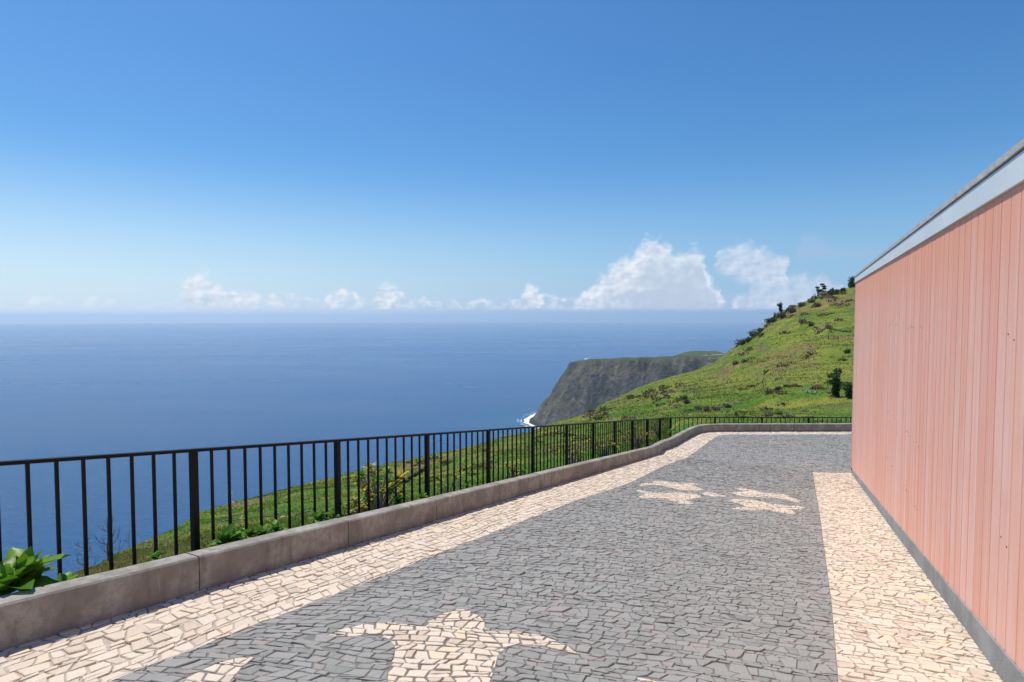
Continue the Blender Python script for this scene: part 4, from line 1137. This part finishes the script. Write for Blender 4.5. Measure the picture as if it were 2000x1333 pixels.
def shrub(name, loc, r_, h_, matl, label, seed, n=420, cat='shrub', group=None, size=None, bark='bark', stems=5):
    rnd = random.Random(seed); e = empty(name, loc); tag(e, label, cat, group)
    tips = []; mb = MB()
    for k in range(stems):
        a_ = rnd.uniform(0, 6.28)
        branches(mb, Vector((0, 0, -0.1)), Vector((math.cos(a_) * .7 * r_ / h_, math.sin(a_) * .7 * r_ / h_, 1)).normalized(), h_ * .45, r_ * .04, 1, rnd, tips, .6, .1)
    mb.build('branches', M[bark], e)
    crown_cards([t_[0] for t_ in tips] + [t_[0] * rnd.uniform(.3, .8) for t_ in tips], r_ * .5, size or r_ * .09, n, rnd, .75).build('foliage', matl, e)
    return e
# yellow-green shrubs with leaf rosettes just behind the kerb
def rosette_shrub(loc, H, n, label, seed, matl=None, spreadr=0.3, rs_=0.07):
    rnd = random.Random(seed); e = empty('rosette_shrub', loc); tag(e, label, 'shrub', 'yellowish shrubs behind the kerb')
    mb = MB(); heads = []
    for k in range(n):
        a_ = rnd.uniform(0, 6.28); r_ = spreadr * math.sqrt(rnd.random()); hz_ = H * rnd.uniform(.45, 1) * (1 - 0.3 * r_ / spreadr)
        tip = Vector((math.cos(a_) * r_, math.sin(a_) * r_, hz_))
        mb.tube([(0, 0, -0.15), tip * .5 + Vector((rnd.uniform(-.03, .03), rnd.uniform(-.03, .03), 0)), tip], [.012, .009, .006], 5); heads.append(tip)
    mb.build('stems', M['palebark'], e)
    for tip in heads:
        m2 = MB(); ml = matl or (M['yleaf'] if rnd.random() < .75 else M['weed'])
        for j in range(11):
            a_ = j * 2.399; ev = 0.1 + 1.1 * j / 11
            d_ = Vector((math.cos(a_) * math.cos(ev), math.sin(a_) * math.cos(ev), math.sin(ev)))
            leaf(m2, tip - Vector((0, 0, rnd.uniform(0, .05))), d_, rs_ * rnd.uniform(.7, 1.25), rs_ * .27, rnd, .4, rnd.random(), 3, .2)
        m2.build('leaf_rosette', ml, e, smooth=True)
    return e
rosette_shrub(by_px(735, -4.60, 0.02), 0.68, 26, 'tall yellow and green shrub right of the second thick post', 41, spreadr=.32, rs_=.095)
rosette_shrub(by_px(700, -4.5, 0.05), 0.30, 9, 'low yellowish shrub just left of the tall yellow one', 42, spreadr=.16)
rosette_shrub(by_px(880, -4.5, 0.03), 0.40, 7, 'sparse yellowish shrub between the third and fourth thick posts', 43, spreadr=.28)
rosette_shrub(by_px(1003, -4.5, 0.05), 0.34, 9, 'small yellow shrub beside the fifth thick post', 44, spreadr=.2)
rosette_shrub(by_px(1118, -4.6, 0.08), 0.55, 13, 'yellowish shrub with pale stems left of the sixth thick post', 45, spreadr=.35, rs_=.08)
rosette_shrub(by_px(1180, -4.6, 0.08), 0.55, 18, 'green and yellow shrub behind the kerb before it bends', 46, spreadr=.45, rs_=.085)
rosette_shrub(by_px(1247, -4.65, 0.08), 0.60, 22, 'dense yellow green shrub at the bend of the kerb', 47, spreadr=.55, rs_=.09)
rosette_shrub(by_px(1287, -4.55, 0.1), 0.45, 14, 'yellow green shrub at the railing corner', 48, spreadr=.45, rs_=.09)
for k, (px, hh_, lb) in enumerate([(1450, .35, 'small green clump behind the far railing, left'), (1583, .42, 'green clump below the far railing in front of the scrub'), (1640, .36, 'green clump behind the far railing beside the building')]):
    x = (px - 1000) / FPX * 20.6
    shrub('low_shrub', (x, 20.6, float(hill(px, 20.6)) - .05), .55, hh_, M['weed'], lb, 60 + k, 350, 'shrub', 'green clumps behind the far railing', .045)
# dark shrub under the yellow one, dead stalks
shrub('low_shrub', by_px(712, -4.85, -0.1), .30, .30, M['dleaf'], 'dark shrub at the foot of the tall yellow shrub', 71, 420, 'shrub', None, .02)
shrub('low_shrub', by_px(668, -4.75, -0.1), .25, .28, M['dleaf'], 'dark shrub behind the second thick post', 72, 320, 'shrub', None, .02)
def stalk(loc, H, label, seed):
    rnd = random.Random(seed); e = empty('dead_stalk', loc); tag(e, label, 'plant', 'dead stalks behind the kerb')
    mb = MB(); mb.tube([(0, 0, -.1), (.01, 0, H * .5), (0, .01, H)], [.009, .007, .004], 5); mb.build('stem', M['bark'], e)
    m2 = MB()
    for k in range(26):
        z_ = H * rnd.uniform(.15, 1); a_ = rnd.uniform(0, 6.28)
        leaf(m2, (0, 0, z_), (math.cos(a_), math.sin(a_), rnd.uniform(-.2, .8)), rnd.uniform(.02, .05), .009, rnd, .5, rnd.random(), 3)
    m2.build('dry_leaves', M['yleaf'], e, smooth=True)
stalk(by_px(442, -4.48, 0.02), 0.52, 'tall dead brown stalk between the first and second thick posts', 81)
stalk(by_px(470, -4.42, 0.05), 0.34, 'shorter dead stalk with pale seed heads, right of the tall one', 82)

# bare saplings on the edge of the drop at left
def bare(loc, H, label, seed, depth=3, spread=.5, r_=None, bark='bark', group=None, lift=0.28, kids=(2, 3)):
    rnd = random.Random(seed); e = empty('bare_tree', loc); tag(e, label, 'tree', group)
    mb = MB(); p_ = Vector((0, 0, -.2)); r0 = r_ or H * .018
    pts = [p_ + Vector((rnd.uniform(-.01, .01) * H, 0, (H + .2) * k / 6)) for k in range(7)]
    mb.tube(pts, [r0 * (1 - .13 * k) for k in range(7)], 6); mb.build('trunk', M[bark], e)
    for k in range(9):
        z_ = H * (0.12 + .085 * k); a_ = k * 2.4 + rnd.uniform(-.4, .4)
        m2 = MB(); branches(m2, Vector((0, 0, z_)), Vector((math.cos(a_), math.sin(a_), .35)).normalized(), H * .24 * (1.15 - .08 * k), r0 * .42, depth - 1, rnd, [], spread, lift, 4, kids); m2.build('branch', M[bark], e)
    return e
bare(at(198, 1108) + Vector((0, 0, -.1)), 1.05, 'bare brown sapling with upcurved branches behind the left end of the kerb', 91, 3)
q = at(150, 1135); bare(q, .62, 'smaller bare twiggy sapling left of the tall bare one', 92, 3, .6)
q = at(240, 1078); bare(q, .55, 'thin bare twig standing on the edge of the slope, right of the bare sapling', 93, 2, .4, .008)

# trees and shrubs on the hill
q = at(1635, 777); s_ = q.y / FPX
tree('tree', q, 56 * s_, 6.5 * s_, M['dleaf'], 'dark green bushy tree on the slope close to the building edge', 'tree', 101, .40, 3200, 1.6 * s_, 3, .62, .2, low=True)
q = at(1664, 780); tree('tree', q, 30 * s_, 6 * s_, M['dleaf'], 'small dark tree standing in for the shadow right of the bushy tree, at the building edge', 'tree', 102, .45, 1300, 1.7 * s_, 3, .6, .1, low=True)  # dark crown fills the patch where the bushy tree's shadow falls
q = at(1605, 583); s_ = q.y / FPX
tree('umbrella_tree', q + Vector((0, 0, -.5)), 30 * s_, 4.2 * s_, M['gleaf'], 'small umbrella shaped green tree on the skyline', 'tree', 103, .62, 900, 1.3 * s_, 2, .55, .3, squash=.45)
q = at(1597, 585); tree('skyline_tree', q, 22 * s_, 3 * s_, M['brush'], 'thin dry tree just left of the umbrella shaped one', 'tree', 104, .5, 260, 1.1 * s_, 3, .4, .3)
q = at(1660, 563); tree('skyline_tree', q, 24 * s_, 6 * s_, M['dleaf'], 'dark tree on the skyline touching the building corner', 'tree', 105, .4, 900, 1.3 * s_, 3, .6, .15, low=True)
q = at(1526, 612); tree('skyline_tree', q, 19 * s_, 3.2 * s_, M['dleaf'], 'small dark round tree on the skyline above the brown brush', 'tree', 106, .5, 600, 1.2 * s_, 2, .35, .3, low=True)
q = at(1512, 624); tree('skyline_tree', q, 13 * s_, 2.6 * s_, M['dleaf'], 'tiny green tree left of the small dark skyline tree', 'tree', 107, .4, 300, 1.0 * s_, 2, .4, .2, low=True)
q = at(1618, 664); s_ = q.y / FPX
tree('bare_bush', q, 34 * s_, 4.5 * s_, M['brush'], 'rounded leafless brown bush high on the slope', 'tree', 108, .35, 420, 1.0 * s_, 4, .45, .25)
q = at(1357, 778); s_ = q.y / FPX
bare(q, 30 * s_, 'pale leafless little tree low on the slope above the tan brush', 109, 3, .6, 1.0 * s_, 'palebark')
spots = [
 (1462, 668, 12, 9, 'dleaf', 'dark shrub on the lower skyline beside the sea'), (1471, 658, 12, 12, 'dleaf', 'tall dark shrub on the lower skyline, above the first dark one'), (1452, 674, 8, 7, 'dleaf', 'lowest dark shrub on the skyline ridge'),
 (1484, 646, 9, 7, 'gleaf', 'green shrub on the skyline right of the dark ones'), (1503, 632, 11, 10, 'dleaf', 'dark shrub at the left end of the brown brush'),
 (1528, 622, 16, 11, 'purple', 'purplish brown brush below the small dark skyline tree'), (1545, 612, 15, 11, 'purple', 'purplish brush in the middle of the brush belt'), (1512, 630, 12, 9, 'purple', 'purplish brush at the left of the brush belt'),
 (1565, 600, 12, 8, 'brush', 'dry brush at the right end of the brush belt'), (1584, 592, 10, 8, 'brush', 'dry brush on the ridge left of the umbrella tree'), (1622, 577, 9, 6, 'dleaf', 'low dark shrub on the ridge right of the umbrella tree'),
 (1634, 572, 9, 6, 'gleaf', 'low green shrub on the ridge near the corner tree'), (1645, 570, 8, 7, 'dleaf', 'low dark shrub left of the corner tree'),
 (1583, 638, 10, 8, 'dleaf', 'small dark bush on the upper slope'), (1568, 632, 14, 9, 'brush', 'dry brush on the upper slope beside a small dark bush'), (1595, 600, 14, 9, 'brush', 'dry brush below the umbrella tree'),
 (1505, 770, 18, 13, 'brush', 'grey brown bush left of the red earth patches'), (1520, 764, 13, 10, 'purple', 'dark brown bush beside the red earth patches'), (1538, 757, 9, 7, 'dleaf', 'small dark bush between the red earth patches'),
 (1385, 806, 16, 16, 'brush', 'tan dry brush low on the slope behind the railing'), (1368, 802, 13, 12, 'brush', 'tan dry brush left of the tallest tan clump'), (1402, 803, 12, 10, 'brush', 'small tan clump right of the tallest tan clump'),
 (1425, 798, 13, 9, 'dleaf', 'dark shrub right of the tan brush'), (1345, 790, 13, 10, 'purple', 'dark brush beneath the pale leafless tree'), (1338, 782, 10, 9, 'dleaf', 'dark shrub left of the pale leafless tree'),
 (1505, 815, 18, 14, 'brush', 'thin grey scrub low on the slope behind the far railing'), (1545, 818, 16, 13, 'brush', 'second clump of grey scrub behind the far railing'), (1525, 812, 12, 10, 'gleaf', 'green bush among the grey scrub'),
 (1655, 690, 10, 9, 'dleaf', 'dark bush on the mid slope beside the building'), (1440, 712, 12, 7, 'brush', 'dry brush on the left shoulder of the hill'), (1455, 709, 12, 7, 'brush', 'dry brush right of the first on the hill shoulder'),
 (560, 958, 7, 5, 'dleaf', 'tiny bush on the edge of the slope above the sea'), (795, 908, 9, 5, 'brush', 'dry tuft on the slope crest behind the third post'),
 (1158, 814, 14, 7, 'brush', 'brownish clump above the railing where the headland meets the slope'), (1185, 812, 11, 6, 'purple', 'dark reddish clump right of the brownish one above the railing'),
]
for k, (px, py, w_, h_, mt, lb) in enumerate(spots):
    q = at(px, py); s_ = q.y / FPX
    shrub('hill_shrub', q + Vector((0, 0, -.1 * h_ * s_)), w_ * s_ * .85, h_ * s_ * 1.15, M[mt], lb, 200 + k, 520, 'shrub', 'shrubs on the hillside', 1.15 * s_, 'bark', 6)
# low scrub too dense to count: ridge brush belt and scattered clumps
rnd = random.Random(77); sc_v = MB()
def clump(px, py, w_, h_, n, k0, lo=0.0):
    q = at(px, py); s_ = q.y / FPX
    for k in range(n):
        a_ = rnd.uniform(0, 6.28); r_ = math.sqrt(rnd.random()) * w_ * s_
        x_, y_ = q.x + math.cos(a_) * r_, q.y + math.sin(a_) * r_; z_ = hill_xy(x_, y_) if k % 3 == 0 or k == 0 else z_
        hh_ = h_ * s_ * rnd.uniform(.1, 1) * (1 - (r_ / (w_ * s_ + 1e-6)) ** 2 * .7)
        p_ = Vector((x_, y_, z_ + hh_)); d_ = Vector((rnd.gauss(0, 1), rnd.gauss(0, 1), rnd.gauss(0, 1) + .4)).normalized(); a1 = d_.orthogonal().normalized() * s_ * rnd.uniform(1.2, 2.8); b1 = d_.cross(a1) * rnd.uniform(.35, .8)
        sc_v.add([p_ - a1, p_ + b1, p_ + a1, p_ - b1], [(0, 1, 2, 3)], min(1, max(0, k0 + rnd.gauss(0, .12))))
for i in range(34):
    k = rnd.random(); px = 1440 + 230 * k; py = float(np.interp(px, PX, YS)) + rnd.uniform(0.5, 9)
    clump(px, py, rnd.uniform(4, 11), rnd.uniform(4, 9), 60, rnd.choice((.2, .5, .65, .85)))
for i in range(330):
    px = rnd.uniform(640, 1665); y0_ = float(np.interp(px, PX, YS)) + 6; py = rnd.uniform(y0_, max(y0_ + 10, 825 if px > 1150 else y0_ + 90))
    if fbm(px / 60, py / 25, 2) < -0.03: continue
    clump(px, py, rnd.uniform(4, 16), rnd.uniform(2.5, 6), 70, rnd.choice((.35, .45, .65, .9, 1)))
m, t, b = mat('scrub_leaves'); cr = t.n('ShaderNodeValToRGB', {0: tone(t)})
els = cr.color_ramp.elements
for k_ in range(2): els.new(.5)
for e_, (p_, c_) in zip(els, [(0, (0.03, 0.06, 0.015)), (.4, (0.11, 0.16, 0.03)), (.65, (0.13, 0.085, 0.055)), (1, (0.30, 0.24, 0.12))]): e_.position = p_; e_.color = (*c_, 1)
setc(t, b, cr.outputs[0], 0.8, spec=.15)
tag(sc_v.build('scrub', m), 'low brown and green scrub scattered over the hillside and its ridge', 'scrub', None, 'stuff')
# agaves
rnd = random.Random(4)
for k, (px, py, lb) in enumerate([(1570, 765, 'pale blue green agave, left of the clump by the red earth'), (1580, 768, 'pale agave in the middle of the clump'), (1590, 771, 'pale agave at the right end of the clump'), (1583, 637, 'pale agave on the upper slope')]):
    q = at(px, py); s_ = q.y / FPX
    leafy('agave', q, 16, 7.5 * s_, 0.9 * s_, lb, 'agave', M['agave'], 300 + k, (.1, 1.35), False, 0, 'agaves on the slope', 0.1)

# dry-stone walls, boulders and bare earth scarps
def rock(mb, c_, r_, rnd, tone=.5):
    v = []; nlat = 4; nlon = 6
    sc = (rnd.uniform(.8, 1.3), rnd.uniform(.7, 1.1), rnd.uniform(.6, .95))
    v.append((c_[0], c_[1], c_[2] - r_ * sc[2]))
    for i in range(1, nlat):
        for j in range(nlon):
            th1 = math.pi * i / nlat; ph = 2 * math.pi * j / nlon + rnd.uniform(-.2, .2); k = r_ * rnd.uniform(.78, 1.15)
            v.append((c_[0] + k * sc[0] * math.sin(th1) * math.cos(ph), c_[1] + k * sc[1] * math.sin(th1) * math.sin(ph), c_[2] - k * sc[2] * math.cos(th1)))
    v.append((c_[0], c_[1], c_[2] + r_ * sc[2])); t_ = len(v) - 1
    f = [(0, 1 + (j + 1) % nlon, 1 + j) for j in range(nlon)]
    for i in range(nlat - 2):
        for j in range(nlon):
            f.append((1 + i * nlon + j, 1 + i * nlon + (j + 1) % nlon, 1 + (i + 1) * nlon + (j + 1) % nlon, 1 + (i + 1) * nlon + j))
    f += [(t_, 1 + (nlat - 2) * nlon + j, 1 + (nlat - 2) * nlon + (j + 1) % nlon) for j in range(nlon)]
    mb.add(v, f, tone)
def stone_row(name, pts, hpx, matl, label, seed, step=4.0, partname='stone', cat='stone wall', rm=1.0):
    rnd = random.Random(seed); P = [at(*q_) for q_ in pts]
    e = empty(name, P[0]); tag(e, label, cat)
    L_ = 0
    for (a_, b_), (p0, p1) in zip(zip(pts[:-1], pts[1:]), zip(P[:-1], P[1:])):
        n_ = max(2, int(math.hypot(b_[0] - a_[0], b_[1] - a_[1]) / step))
        for i in range(n_):
            k = (i + rnd.uniform(-.2, .2)) / n_; q_ = p0.lerp(p1, max(0, k)); s_ = q_.y / FPX
            q_.z = hill_xy(q_.x, q_.y)
            hp = hpx * rnd.uniform(.7, 1.15)
            rows_ = max(1, int(hp / 3.2))
            for r_ in range(rows_):
                mb = MB(); rock(mb, (0, 0, 0), step * .80 * rm * s_ * rnd.uniform(.85, 1.2), rnd)
                mb.build(partname, matl, e, loc=q_ + Vector((rnd.uniform(-.5, .5) * s_, rnd.uniform(-.5, .5) * s_, (r_ * 2.9 + .6) * s_)) - P[0])
    return e
stone_row('stone_wall', [(762, 945), (775, 949), (790, 947), (805, 936), (820, 928), (838, 921)], 9, M['darkrock'], 'dark dry stone wall curving across the slope behind the railing', 401, rm=1.35)
stone_row('stone_wall', [(1270, 763), (1284, 769), (1298, 773), (1312, 777)], 6, M['rock'], 'brown dry stone wall on the slope right of the cliff foot', 402, 3.6)
stone_row('stone_wall', [(1592, 641), (1610, 645), (1640, 648), (1664, 650)], 4, M['rock'], 'pale stone terrace wall on the upper slope by the building', 403, 3.4)
stone_row('stone_wall', [(412, 1028), (430, 1024), (448, 1023), (470, 1020)], 3.5, M['rock'], 'broken row of stones in the grass right of the first thick post', 404, 4)
stone_row('stone_wall', [(505, 1016), (520, 1015)], 2.5, M['rock'], 'few stones in the grass midway between the two nearest thick posts', 405, 4)
stone_row('stone_wall', [(560, 1018), (575, 1012), (590, 1008), (606, 1004)], 4, M['rock'], 'low tumbled stones left of the second thick post', 406, 4.5)
stone_row('stone_wall', [(256, 1082), (272, 1080), (290, 1079)], 3.0, M['rock'], 'short row of stones on the slope edge at left', 407, 4.5)
stone_row('stone_wall', [(310, 1076), (325, 1074)], 3.0, M['rock'], 'couple of stones between the thin bars left of the first thick post', 408, 5)
stone_row('stone_wall', [(1025, 868), (1034, 880), (1040, 892)], 3.5, M['rock'], 'grey stone bank running down the slope between the fourth and fifth posts', 409, 4)
for k, (px, py, r_, lb) in enumerate([(546, 1018, 5.5, 'pale boulder in the grass left of the second thick post'), (538, 1008, 3.5, 'smaller boulder just above the pale one'), (1510, 636, 2.8, 'pale boulder below the brown brush'), (1537, 634, 2.2, 'small pale boulder on the upper slope')]):
    q = at(px, py); s_ = q.y / FPX; mb = MB(); rock(mb, (0, 0, 0), r_ * s_, random.Random(500 + k)); o = mb.build('boulder', M['palebark'], loc=q); tag(o, lb, 'boulder')
def scarp(px0, px1, py, hpx, label, seed):
    rnd = random.Random(seed); n_ = 14; P = []
    for i in range(n_):
        k = i / (n_ - 1); p_ = at(px0 + (px1 - px0) * k, py + rnd.uniform(-.6, .6)); P.append(p_)
    e0 = P[0].copy(); v = []; f = []
    for i, p_ in enumerate(P):
        s_ = p_.y / FPX; k = math.sin(math.pi * (i + .35) / (n_ - .3)); h_ = hpx * s_ * k * rnd.uniform(.75, 1.15)
        v += [p_ - e0 + Vector((0, -.8 * s_, -.5 * s_)), p_ - e0 + Vector((0, rnd.uniform(-.5, .1) * s_, h_ * .5)), p_ - e0 + Vector((0, .35 * h_, h_)), p_ - e0 + Vector((0, h_ * .5 + 6 * s_, h_ * .55 - 1 * s_)), p_ - e0 + Vector((0, h_ + 10 * s_, -1.5 * s_))]
    for i in range(n_ - 1):
        for j in range(4): f.append((5 * i + j, 5 * i + 5 + j, 5 * i + 6 + j, 5 * i + 1 + j))
    me = mesh('earth_scarp', v, f, [M['scarp'], M['hill']], smooth=False, loc=e0)
    for i, pl2 in enumerate(me.data.polygons): pl2.material_index = 0 if (i % 4) < 2 else 1
    tag(me, label, 'earth bank', 'bare red earth banks on the slope')
scarp(1538, 1572, 757, 7, 'bare red earth bank left of the agaves', 601)
scarp(1582, 1618, 762, 9, 'bare red earth bank between the agaves and the dark tree', 602)
scarp(1600, 1638, 584, 7, 'bare red earth bank under the umbrella tree', 603)
scarp(1640, 1668, 590, 5, 'brown earth bank high on the slope by the building', 604)
scarp(1140, 1175, 817, 4, 'brown earth bank just above the railing', 605)
scarp(1290, 1318, 780, 4, 'brown earth bank at the end of the brown stone wall', 606)

# ------------------------------------------------------------------ air
mb = MB(); mb.box((0, 0, (-404 + 84) / 2), (80000, 0, 0), (0, 80000, 0), (0, 0, 488))
hz_o = mb.build('haze', None) if False else None
me = bpy.data.meshes.new('haze'); me.from_pydata(mb.v, [], mb.f); me.update()
hz_o = bpy.data.objects.new('haze', me); COL.objects.link(hz_o)
hm = bpy.data.materials.new('haze_air'); hm.use_nodes = True
ht = NT(hm.node_tree)
ho = ht.n('ShaderNodeOutputMaterial')
pv = ht.n('ShaderNodeVolumePrincipled', {'Color': (0.82, 0.94, 1.0, 1), 'Density': 5.4e-5, 'Anisotropy': 0.42})
ht.t.links.new(pv.outputs[0], ho.inputs['Volume'])
me.materials.append(hm)
tag(hz_o, 'pale sea haze filling the air', None, None, 'stuff')
